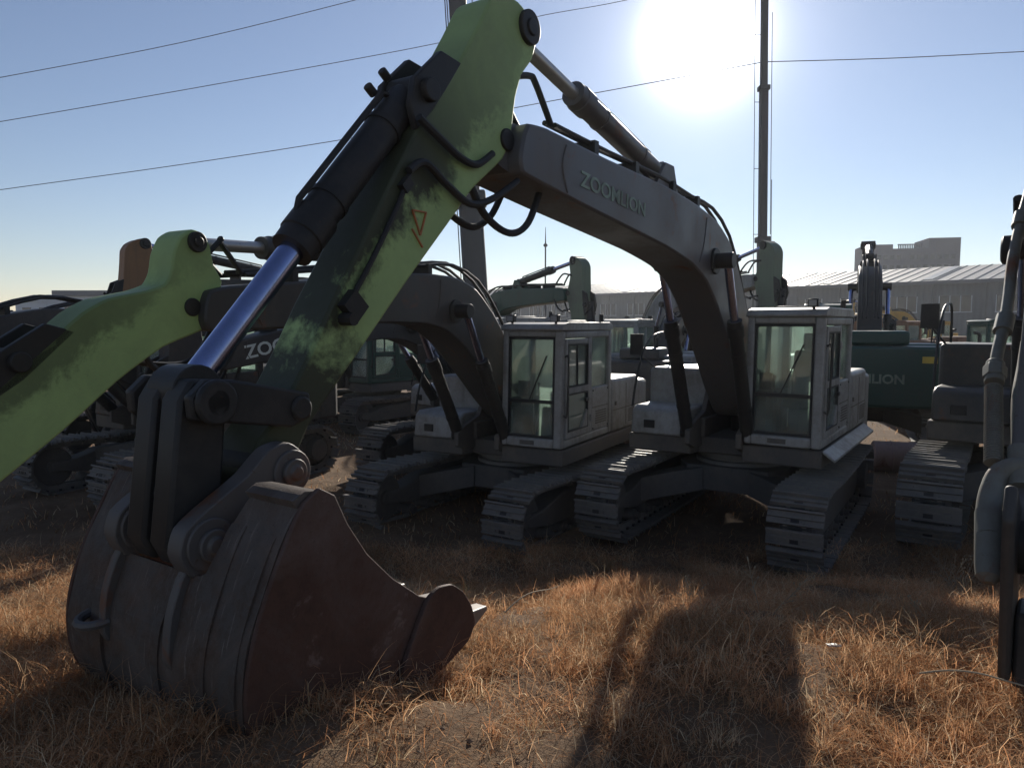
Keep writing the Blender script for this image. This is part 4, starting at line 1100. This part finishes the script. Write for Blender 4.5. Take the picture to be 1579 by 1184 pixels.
# white halls far left
def far_hall(label, pxl, pxr, pyt, y, depth, body, roofm, over=0.0, gable=0.0):
    xl, xr = pxw(pxl, y), pxw(pxr, y); ztop = CAM_H + y * math.tan(math.atan((592 - pyt) / 1116) + PITCH)
    o = empty('factory_building', ((xl + xr) / 2, y, 0)); tag(o, label, 'building')
    hw = (xr - xl) / 2
    MB().mm(-hw, hw, 0, depth, 0, ztop - 0.9).build('wall', body, o)
    if gable:
        MB().add([(-hw - .3, -.3, ztop - .9), (hw + .3, -.3, ztop - .9), (hw + .3, depth, ztop - .9), (-hw - .3, depth, ztop - .9), (-hw + gable, -.3, ztop + .3), (hw + .3, -.3, ztop), (hw + .3, depth, ztop), (-hw + gable, depth, ztop + .3)],
                 [(0, 1, 5, 4), (1, 2, 6, 5), (2, 3, 7, 6), (3, 0, 4, 7), (4, 5, 6, 7), (0, 3, 2, 1)]).build('roof', roofm, o)
    else:
        MB().mm(-hw - over, hw + over, -over, depth, ztop - 0.9, ztop).build('roof', roofm, o, 0.05)
    m = MB()
    for k in range(int(hw * 2 / 3)):
        x = -hw + 1.2 + 3 * k; m.mm(x, x + 1.6, -0.05, 0.05, ztop - 3.2, ztop - 1.9)
    for k in range(int(hw * 2 / 3)):
        x = -hw + 1.2 + 3 * k
        MB().mm(x, x + 1.6, -0.05, 0.05, ztop - 3.4, ztop - 2.0).build('window', WIN, o)
    return o
far_hall('low pale factory hall with sloping roof at the far left', 28, 150, 457, 130, 20, PALEW, PALEW, 0.2, 6)
far_hall('blue white factory block with dark flat roof overhang at the far left', 92, 205, 448, 118, 10, PALEW, DARKR, 0.5)

# ------------------------------------------------------------------ ground
def axis(lo, hi, fine0, fine1, df, growth=1.18):
    a = list(np.arange(fine0, fine1 + 1e-6, df)); s = df; x = a[-1]
    while x < hi: s *= growth; x += s; a.append(min(x, hi))
    s = df; x = a[0]; b = []
    while x > lo: s *= growth; x -= s; b.append(max(x, lo))
    return np.array(b[::-1] + a)
xs = axis(-260, 260, -9, 9, 0.07); ys = axis(-50, 330, 0.5, 13, 0.07)
X, Y = np.meshgrid(xs, ys); Z = ground_h(X, Y)
rough = RNG.normal(0, 1, X.shape)
k = np.array([1, 2, 3, 2, 1.0]); k /= k.sum()
for _ in range(2):
    rough = np.apply_along_axis(lambda v: np.convolve(v, k, 'same'), 0, rough); rough = np.apply_along_axis(lambda v: np.convolve(v, k, 'same'), 1, rough)
Z = Z + rough * 0.085 * (1 - sstep(10, 16, Y)) * (np.abs(X) < 9.5)
V = np.c_[X.ravel(), Y.ravel(), Z.ravel()]
ny, nx = X.shape
idx = np.arange(ny * nx).reshape(ny, nx)
F = np.c_[idx[:-1, :-1].ravel(), idx[:-1, 1:].ravel(), idx[1:, 1:].ravel(), idx[1:, :-1].ravel()]
me = bpy.data.meshes.new('ground'); me.from_pydata(V.tolist(), [], F.tolist())
me.polygons.foreach_set('use_smooth', np.ones(len(F), bool))
t = NT('dry_earth'); co = t.coord()
n1 = t.noise(0.8, 8, 0.7, co, 0.3); n2 = t.noise(9, 8, 0.75, co); n3 = t.noise(55, 4, 0.7, co)
c = t.ramp(n1, [(0.32, (0.12, 0.075, 0.047)), (0.5, (0.19, 0.12, 0.073)), (0.68, (0.28, 0.19, 0.12))])
c = t.mix(t.ramp(n2, [(0.4, (0, 0, 0)), (0.7, (0.8,) * 3)]), c, (0.13, 0.085, 0.053))
c = t.mix(t.ramp(n3, [(0.55, (0, 0, 0)), (0.75, (0.7,) * 3)]), c, (0.38, 0.27, 0.17))
p = t.new('ShaderNodeBsdfPrincipled'); t.link(c, p.inputs['Base Color']); p.inputs['Roughness'].default_value = 0.95; p.inputs['Specular IOR Level'].default_value = 0.15
b = t.new('ShaderNodeBump'); b.inputs['Strength'].default_value = 0.8; b.inputs['Distance'].default_value = 0.05
t.link(t.math('ADD', n2, t.math('MULTIPLY', n3, 0.5)), b.inputs['Height']); t.link(b.outputs[0], p.inputs['Normal'])
t.link(p.outputs[0], t.out.inputs[0])
me.materials.append(t.m)
g = bpy.data.objects.new('ground', me); COL.objects.link(g); struct(g)

# ------------------------------------------------------------------ dry grass
def vnoise(x, y, seed, freq):
    r = np.random.default_rng(seed); T_ = r.random((64, 64))
    u = (x * freq) % 64; v = (y * freq) % 64
    i = np.floor(u).astype(int) % 64; j = np.floor(v).astype(int) % 64; fu = u - np.floor(u); fv = v - np.floor(v)
    fu = fu * fu * (3 - 2 * fu); fv = fv * fv * (3 - 2 * fv)
    i1 = (i + 1) % 64; j1 = (j + 1) % 64
    return (T_[i, j] * (1 - fu) + T_[i1, j] * fu) * (1 - fv) + (T_[i, j1] * (1 - fu) + T_[i1, j1] * fu) * fv

def blades(name, x, y, hgt, lean, width, colr, label_kind, mat, segs=4, base=None, az0=None):
    n = len(x); z = ground_h(x, y) - 0.015 if base is None else base
    az = RNG.uniform(0, 2 * np.pi, n) if az0 is None else az0.copy(); curl = RNG.uniform(0.4, 1.0, n) * lean; tw = RNG.normal(0, 0.7, n)
    vs = np.zeros((n, segs * 2 + 1, 3)); px, py, pz = x.copy(), y.copy(), z.copy()
    th = RNG.uniform(0.0, 0.5, n) * lean
    L = hgt / segs
    fa = az + np.pi / 2 + RNG.normal(0, 0.5, n)
    for k in range(segs + 1):
        w = width * (1 - (k / segs) ** 1.5) * 0.5 + 0.0004
        if k < segs:
            vs[:, 2 * k] = np.c_[px - np.cos(fa) * w, py - np.sin(fa) * w, pz]; vs[:, 2 * k + 1] = np.c_[px + np.cos(fa) * w, py + np.sin(fa) * w, pz]
        else: vs[:, 2 * k] = np.c_[px, py, pz]
        th = th + curl * (1.4 / segs) + RNG.normal(0, 0.24, n); az = az + tw * 0.35 + RNG.normal(0, .26, n)
        px = px + L * np.sin(th) * np.cos(az); py = py + L * np.sin(th) * np.sin(az); pz = np.maximum(pz + L * np.cos(th), z + 0.012)
    m_ = segs * 2 + 1
    off = (np.arange(n) * m_)[:, None]
    quads = []
    for k in range(segs - 1): quads.append(np.stack([off[:, 0] + 2 * k, off[:, 0] + 2 * k + 1, off[:, 0] + 2 * k + 3, off[:, 0] + 2 * k + 2], 1))
    Q = np.concatenate(quads); TR = np.stack([off[:, 0] + 2 * segs - 2, off[:, 0] + 2 * segs - 1, off[:, 0] + 2 * segs], 1)
    me = bpy.data.meshes.new(name)
    me.vertices.add(n * m_); me.vertices.foreach_set('co', vs.reshape(-1))
    loops = np.concatenate([Q.ravel(), TR.ravel()]).astype(np.int32)
    me.loops.add(len(loops)); me.loops.foreach_set('vertex_index', loops)
    starts = np.concatenate([np.arange(len(Q)) * 4, len(Q) * 4 + np.arange(len(TR)) * 3]).astype(np.int32)
    me.polygons.add(len(starts)); me.polygons.foreach_set('loop_start', starts)
    me.update(calc_edges=True); me.validate()
    at = me.color_attributes.new('tone', 'FLOAT_COLOR', 'POINT')
    cc = np.repeat(np.c_[colr, np.ones(n)], m_, axis=0).astype(np.float32)
    at.data.foreach_set('color', cc.ravel())
    me.materials.append(mat)
    o = bpy.data.objects.new(name, me); COL.objects.link(o)
    struct(o, label_kind); return o

t = NT('dry_grass_blade')
at = t.new('ShaderNodeAttribute', attribute_name='tone')
d_ = t.new('ShaderNodeBsdfDiffuse'); t.link(at.outputs['Color'], d_.inputs[0])
tl = t.new('ShaderNodeBsdfTranslucent'); t.link(at.outputs['Color'], tl.inputs[0])
ms = t.new('ShaderNodeMixShader'); ms.inputs[0].default_value = 0.5
t.link(d_.outputs[0], ms.inputs[1]); t.link(tl.outputs[0], ms.inputs[2])
t.link(ms.outputs[0], t.out.inputs[0])
GRASSM = t.m

def scatter(n, xr, yr, dens):
    x = RNG.uniform(*xr, n); y = RNG.uniform(*yr, n)
    keep = RNG.random(n) < dens(x, y)
    return x[keep], y[keep]
def infr(x, y): return (np.abs(x) < 0.78 * y + 0.8)
def tuft(x, y):
    a = vnoise(x + 20, y + 9, 3, 1.3); b_ = vnoise(x + 50, y + 31, 5, 3.6)
    return np.clip(0.60 * a + 0.52 * b_, 0, 1)
def mound(x, y): return np.exp(-(((x - 1.05) / 0.7) ** 2 + ((y - 6.5) / 0.45) ** 2))
def bare(x, y):   # worn dirt strip at left and under the machines
    left = sstep(-2.4, -3.4, x) if False else 1 - sstep(-3.6, -2.2, x)
    return np.clip(left * sstep(4.5, 5.5, y), 0, 1)
def dens(x, y):
    q = tuft(x, y)
    f = np.clip(0.25 + 1.3 * (q - 0.32), 0.12, 1) * (1 - 0.75 * bare(x, y))
    return np.where(infr(x, y), np.maximum(f, mound(x, y)), 0)
pal = np.array([(0.64, 0.345, 0.175), (0.72, 0.45, 0.255), (0.52, 0.25, 0.12), (0.78, 0.61, 0.40), (0.27, 0.15, 0.08), (0.36, 0.28, 0.16)])
X_, Y_, H_, L_, C_, W_, AZ_ = [], [], [], [], [], [], []
def put(x, y, h, lean, col, w, az):
    X_.append(x); Y_.append(y); H_.append(h); L_.append(lean); C_.append(col); W_.append(w); AZ_.append(az)
# thin carpet of short straw
for (n, y0, y1) in ((130000, 2.2, 4.2), (130000, 4.2, 6.2), (130000, 6.2, 9.2)):
    hw = 0.78 * y1 + 0.8
    x, y = scatter(n, (-hw, hw), (y0, y1), dens)
    c = pal[RNG.choice(6, len(x), p=[.28, .2, .24, .08, .14, .06])] * RNG.uniform(0.6, 1.05, (len(x), 1))
    put(x, y, RNG.uniform(0.04, 0.14, len(x)), np.full(len(x), 1.5), c, RNG.uniform(0.0018, 0.0036, len(x)), RNG.uniform(0, 6.283, len(x)))
# tufts: blades fanning out from many centres
tx, ty = [], []
for (n, y0, y1) in ((900, 2.3, 4.2), (1100, 4.2, 6.4), (900, 6.4, 8.8)):
    hw = 0.78 * y1 + 0.8
    x, y = scatter(n, (-hw, hw), (y0, y1), lambda x, y: np.where(infr(x, y), np.clip(0.15 + 1.5 * (tuft(x, y) - 0.35), 0.08, 1) * (1 - 0.7 * bare(x, y)), 0))
    tx.append(x); ty.append(y)
mx = RNG.normal(1.0, 0.45, 60); my = RNG.normal(6.55, 0.28, 60)
tx = np.concatenate(tx + [mx]); ty = np.concatenate(ty + [my]); nt = len(tx)
for k in range(nt):
    big = k >= nt - 60
    r = RNG.uniform(0.04, 0.17) * (1.2 if big else 1); nb = int(RNG.uniform(60, 190) * (1.3 if big else 1))
    h0 = RNG.uniform(0.06, 0.16) * (1.5 if big else 1)
    an = RNG.uniform(0, 6.283, nb); rr = np.abs(RNG.normal(0, r, nb))
    base = pal[RNG.choice(6, p=[.30, .22, .20, .13, .10, .05])] if not big else np.array((0.76, 0.41, 0.22))
    c = (0.65 * base + 0.35 * pal[RNG.choice(6, nb)]) * RNG.uniform(0.7, 1.15, (nb, 1))
    sweep = RNG.uniform(0, 6.283)
    put(tx[k] + rr * np.cos(an), ty[k] + rr * np.sin(an), h0 * RNG.uniform(0.5, 1.25, nb), np.clip(0.8 + rr / r * 0.5 + RNG.normal(0, .4, nb), 0.1, 2.3), c,
        RNG.uniform(0.0016, 0.0042, nb), np.where(RNG.random(nb) < .55, an, sweep) + RNG.normal(0, .5, nb))
cat_ = np.concatenate
y = cat_(Y_)
blades('dry_grass', cat_(X_), y, cat_(H_), cat_(L_), cat_(W_) * (0.75 + y * 0.09), cat_(C_), 'stuff', GRASSM, 4, az0=cat_(AZ_))
# matted straw lying over everything, strand over strand
for nm, n, hi, w0, w1 in (('straw_litter', 260000, 0.05, 0.0014, 0.0034), ('matted_straw', 120000, 0.11, 0.0012, 0.0026)):
    x, y = scatter(n, (-7.2, 7.2), (2.2, 9.0), lambda x, y: np.where(infr(x, y), np.clip(0.12 + 2.2 * (tuft(x, y) - 0.36), 0.06, 1) * (1 - 0.5 * bare(x, y)), 0))
    colr = pal[RNG.choice([0, 1, 3, 2], len(x), p=[.34, .3, .2, .16])] * RNG.uniform(0.65, 1.15, (len(x), 1)) * np.clip(0.45 + 1.05 * vnoise(x + 7, y + 3, 21, 1.7), .5, 1.3)[:, None]
    zb = ground_h(x, y) + RNG.uniform(0, hi, len(x)) * (0.4 + tuft(x, y))
    blades(nm, x, y, RNG.uniform(0.08, 0.30, len(x)), np.full(len(x), 2.2), RNG.uniform(w0, w1, len(x)) * (0.75 + y * 0.08), colr, 'stuff', GRASSM, 4, base=zb)
# sparse grass between and behind the machines
x, y = scatter(60000, (-14, 14), (8.6, 22), lambda x, y: np.where(infr(x, y), 0.15 + 0.5 * (tuft(x * .5, y * .5) > 0.55), 0))
colr = pal[RNG.choice(len(pal), len(x))] * RNG.uniform(0.7, 1.0, (len(x), 1))
blades('sparse_grass', x, y, RNG.uniform(0.05, 0.2, len(x)), 1.0, RNG.uniform(0.008, 0.016, len(x)), colr, 'stuff', GRASSM, 3)

# loose clods and pebbles on the bare soil
x, y = scatter(9000, (-7, 7), (2.2, 9.5), lambda x, y: np.where(infr(x, y), np.clip(1.1 - tuft(x, y) * 1.2 + 0.3 * bare(x, y), 0.1, 1), 0))
n = len(x); r = RNG.uniform(0.004, 0.017, n) * np.where(RNG.random(n) < .06, 2.0, 1.0)
oct_ = np.array([(1, 0, 0), (0, 1, 0), (-1, 0, 0), (0, -1, 0), (0, 0, 0.8), (0, 0, -0.6), (.7, .7, .2), (-.7, .6, .1)], float)
hull = [(0, 6, 4), (6, 1, 4), (1, 7, 4), (7, 2, 4), (2, 3, 4), (3, 0, 4), (6, 0, 5), (1, 6, 5), (7, 1, 5), (2, 7, 5), (3, 2, 5), (0, 3, 5)]
P = oct_[None] * r[:, None, None] * RNG.uniform(0.6, 1.25, (n, 8, 1)) + np.c_[x, y, ground_h(x, y) + r * .35][:, None]
me = bpy.data.meshes.new('soil_clods'); me.from_pydata(P.reshape(-1, 3).tolist(), [], [[k * 8 + i for i in f] for k in range(n) for f in hull])
me.materials.append(paint('dry_clod', (0.17, 0.11, 0.07), (0.30, 0.21, 0.14), 0.6, 0.95, scale=3))
o = bpy.data.objects.new('soil_clods', me); COL.objects.link(o); struct(o, 'stuff')

# pale dry weeds standing up out of the grass
WEED = paint('pale_dry_stalk', (0.34, 0.28, 0.19), (0.22, 0.17, 0.11), 0.4, 0.9)
def weed(x, y, h, n, label, seed):
    r = random.Random(seed); m = MB(); z0 = float(ground_h(x, y))
    for k in range(n):
        a = r.uniform(0, 6.28); ln = r.uniform(0.15, 0.55)
        p = Vector((r.uniform(-.08, .08), r.uniform(-.08, .08), -0.02)); d = Vector((math.cos(a) * ln, math.sin(a) * ln, 1)).normalized()
        P = [p.copy()]
        hh = h * r.uniform(0.5, 1.0)
        for s in range(5):
            p = p + d * hh / 5; d = (d + Vector((r.uniform(-.25, .25), r.uniform(-.25, .25), r.uniform(-.2, .05)))).normalized(); P.append(p.copy())
            if s >= 1:
                for _ in range(2):
                    b = (d + Vector((r.uniform(-1, 1), r.uniform(-1, 1), r.uniform(-.2, .6)))).normalized()
                    q = p + b * hh * r.uniform(.08, .22); m.tube([p, q], [0.0022, 0.0012], 4)
                    m.lathe(q, q + b * 0.02, [(0, 0.001), (0.008, 0.006), (0.02, 0.001)], 5)
        m.tube(P, [0.0035, 0.003, 0.003, 0.0025, 0.002, 0.0015], 5)
    o = m.build('dry_weed', WEED); o.location = (x, y, z0)
    tag(o, label, 'plant'); return o
weed(4.35, 6.9, 0.50, 9, 'pale branching dry weed in front of the rightmost crawler track', 1)
weed(-0.92, 6.3, 0.40, 9, 'pale branching dry weed between the bucket and the left tracks', 2)
weed(1.75, 4.9, 0.42, 2, 'single thin pale weed stalk in the shaded grass right of centre', 3)
weed(2.62, 4.55, 0.34, 2, 'pale seed stalk standing in shade left of the breaker', 4)
weed(1.42, 5.6, 0.34, 6, 'tuft of pale dry stalks at the edge of the main machine shadow', 5)
for (x, y, L_, a, label) in ((-0.05, 4.55, 0.75, 1.0, 'long bare straw stalk lying in sunlit grass right of the bucket teeth'), (1.95, 3.35, 0.6, -0.7, 'bare curved twig lying in the grass at lower right')):
    P = [(x + math.cos(a) * L_ * t_, y + math.sin(a) * L_ * t_, float(ground_h(x + math.cos(a) * L_ * t_, y + math.sin(a) * L_ * t_)) + 0.10 + 0.16 * t_ + 0.04 * math.sin(5 * t_)) for t_ in (0, .2, .4, .6, .8, 1)]
    o = MB().tube(P, [.005, .0045, .004, .004, .003, .002], 6, 3).build('dry_stalk', WEED); tag(o, label, 'stalk')

# small pale scraps lying in the straw
SCRAPM = paint('pale_plastic_scrap', (0.55, 0.54, 0.50), (0.35, 0.31, 0.25), 0.4, 0.5)
for x, y, z_, sc_, label in ((1.68, 3.72, 0.06, 0.035, 'small crumpled pale plastic scrap in sunlit straw right of the main shadow'),):
    r = random.Random(int(x * 100)); m = MB(); n = 5
    m.add([(i * sc_ / 2 + r.uniform(-.3, .3) * sc_, j * sc_ / 3 + r.uniform(-.3, .3) * sc_, r.uniform(0, .5) * sc_) for i in range(n) for j in range(3)],
          [(i * 3 + j, i * 3 + j + 1, i * 3 + j + 4, i * 3 + j + 3) for i in range(n - 1) for j in range(2)])
    o = m.build('plastic_scrap', SCRAPM); o.location = (x, y, float(ground_h(x, y)) + z_); tag(o, label, 'litter')
    so_ = o.modifiers.new('thick', 'SOLIDIFY'); so_.thickness = 0.002

# ------------------------------------------------------------------ sky, sun
SUN_EL, SUN_AZ = rad(20.2), rad(14.4)         # azimuth to the right of straight ahead (+y)
sun_dir = Vector((math.sin(SUN_AZ) * math.cos(SUN_EL), math.cos(SUN_AZ) * math.cos(SUN_EL), math.sin(SUN_EL)))
ld = bpy.data.lights.new('sun', 'SUN'); ld.energy = 5.0; ld.angle = rad(0.55); ld.color = (1.0, 0.93, 0.82)
so = bpy.data.objects.new('sun', ld); COL.objects.link(so)
so.rotation_euler = (-sun_dir).to_track_quat('-Z', 'Y').to_euler()
so.location = (20, 80, 40)
W = bpy.data.worlds.new('World'); SC.world = W; W.use_nodes = True
wn = W.node_tree.nodes; wl = W.node_tree.links; wn.clear()
out = wn.new('ShaderNodeOutputWorld'); bg = wn.new('ShaderNodeBackground')
sky = wn.new('ShaderNodeTexSky'); sky.sky_type = 'NISHITA'; sky.sun_disc = False
sky.sun_elevation = SUN_EL; sky.sun_rotation = SUN_AZ; sky.air_density = 1.0; sky.dust_density = 0.0; sky.ozone_density = 2.6; sky.altitude = 50
bg.inputs['Strength'].default_value = 0.079
# bright aureole of the sky round the sun
tc = wn.new('ShaderNodeTexCoord')
dt = wn.new('ShaderNodeVectorMath'); dt.operation = 'DOT_PRODUCT'; dt.inputs[1].default_value = sun_dir; wl.new(tc.outputs['Generated'], dt.inputs[0])
def wmath(op, a, b=None):
    nd = wn.new('ShaderNodeMath'); nd.operation = op
    for i, v in enumerate((a, b)):
        if v is None: continue
        if isinstance(v, (int, float)): nd.inputs[i].default_value = v
        else: wl.new(v, nd.inputs[i])
    return nd.outputs[0]
th = wmath('ARCCOSINE', wmath('MINIMUM', dt.outputs['Value'], 1.0))
g1 = wmath('MULTIPLY', wmath('EXPONENT', wmath('MULTIPLY', wmath('POWER', wmath('DIVIDE', th, rad(2.5)), 2.0), -1.0)), 4.0)
g2 = wmath('MULTIPLY', wmath('EXPONENT', wmath('DIVIDE', th, -rad(13.0))), 0.24)
bg2 = wn.new('ShaderNodeBackground'); bg2.inputs[0].default_value = (1.0, 0.97, 0.95, 1)
g3 = wmath('MULTIPLY', wmath('EXPONENT', wmath('DIVIDE', th, -rad(2.6))), 1.6)
wl.new(wmath('ADD', wmath('ADD', g1, g2), g3), bg2.inputs['Strength'])
ad = wn.new('ShaderNodeAddShader')
tint = wn.new('ShaderNodeMix'); tint.data_type = 'RGBA'; tint.blend_type = 'MULTIPLY'; tint.inputs[0].default_value = 1.0
wl.new(sky.outputs[0], tint.inputs[6]); tint.inputs[7].default_value = (1.05, 0.95, 0.99, 1); hs = wn.new('ShaderNodeHueSaturation'); hs.inputs['Saturation'].default_value = 0.92; wl.new(tint.outputs[2], hs.inputs['Color']); wl.new(hs.outputs[0], bg.inputs[0])
wl.new(bg.outputs[0], ad.inputs[0]); wl.new(bg2.outputs[0], ad.inputs[1]); wl.new(ad.outputs[0], out.inputs[0])

# ------------------------------------------------------------------ dusty air
t = NT('dusty_air')
pv = t.new('ShaderNodeVolumePrincipled'); pv.inputs['Color'].default_value = (0.90, 0.94, 1.0, 1)
pv.inputs['Density'].default_value = 0.00033; pv.inputs['Anisotropy'].default_value = 0.55
t.link(pv.outputs[0], t.out.inputs['Volume'])
hz_ = MB().mm(-270, 270, -60, 340, -1.6, 20.5).build('haze', t.m); struct(hz_, 'stuff')
SC.cycles.volume_bounces = 1

SC.view_settings.view_transform = 'Standard'; SC.view_settings.look = 'None'
SC.view_settings.gamma = 1; SC.view_settings.exposure = 0.32
SC.cycles.use_denoising = True
SC.cycles.max_bounces = 8; SC.cycles.transparent_max_bounces = 16
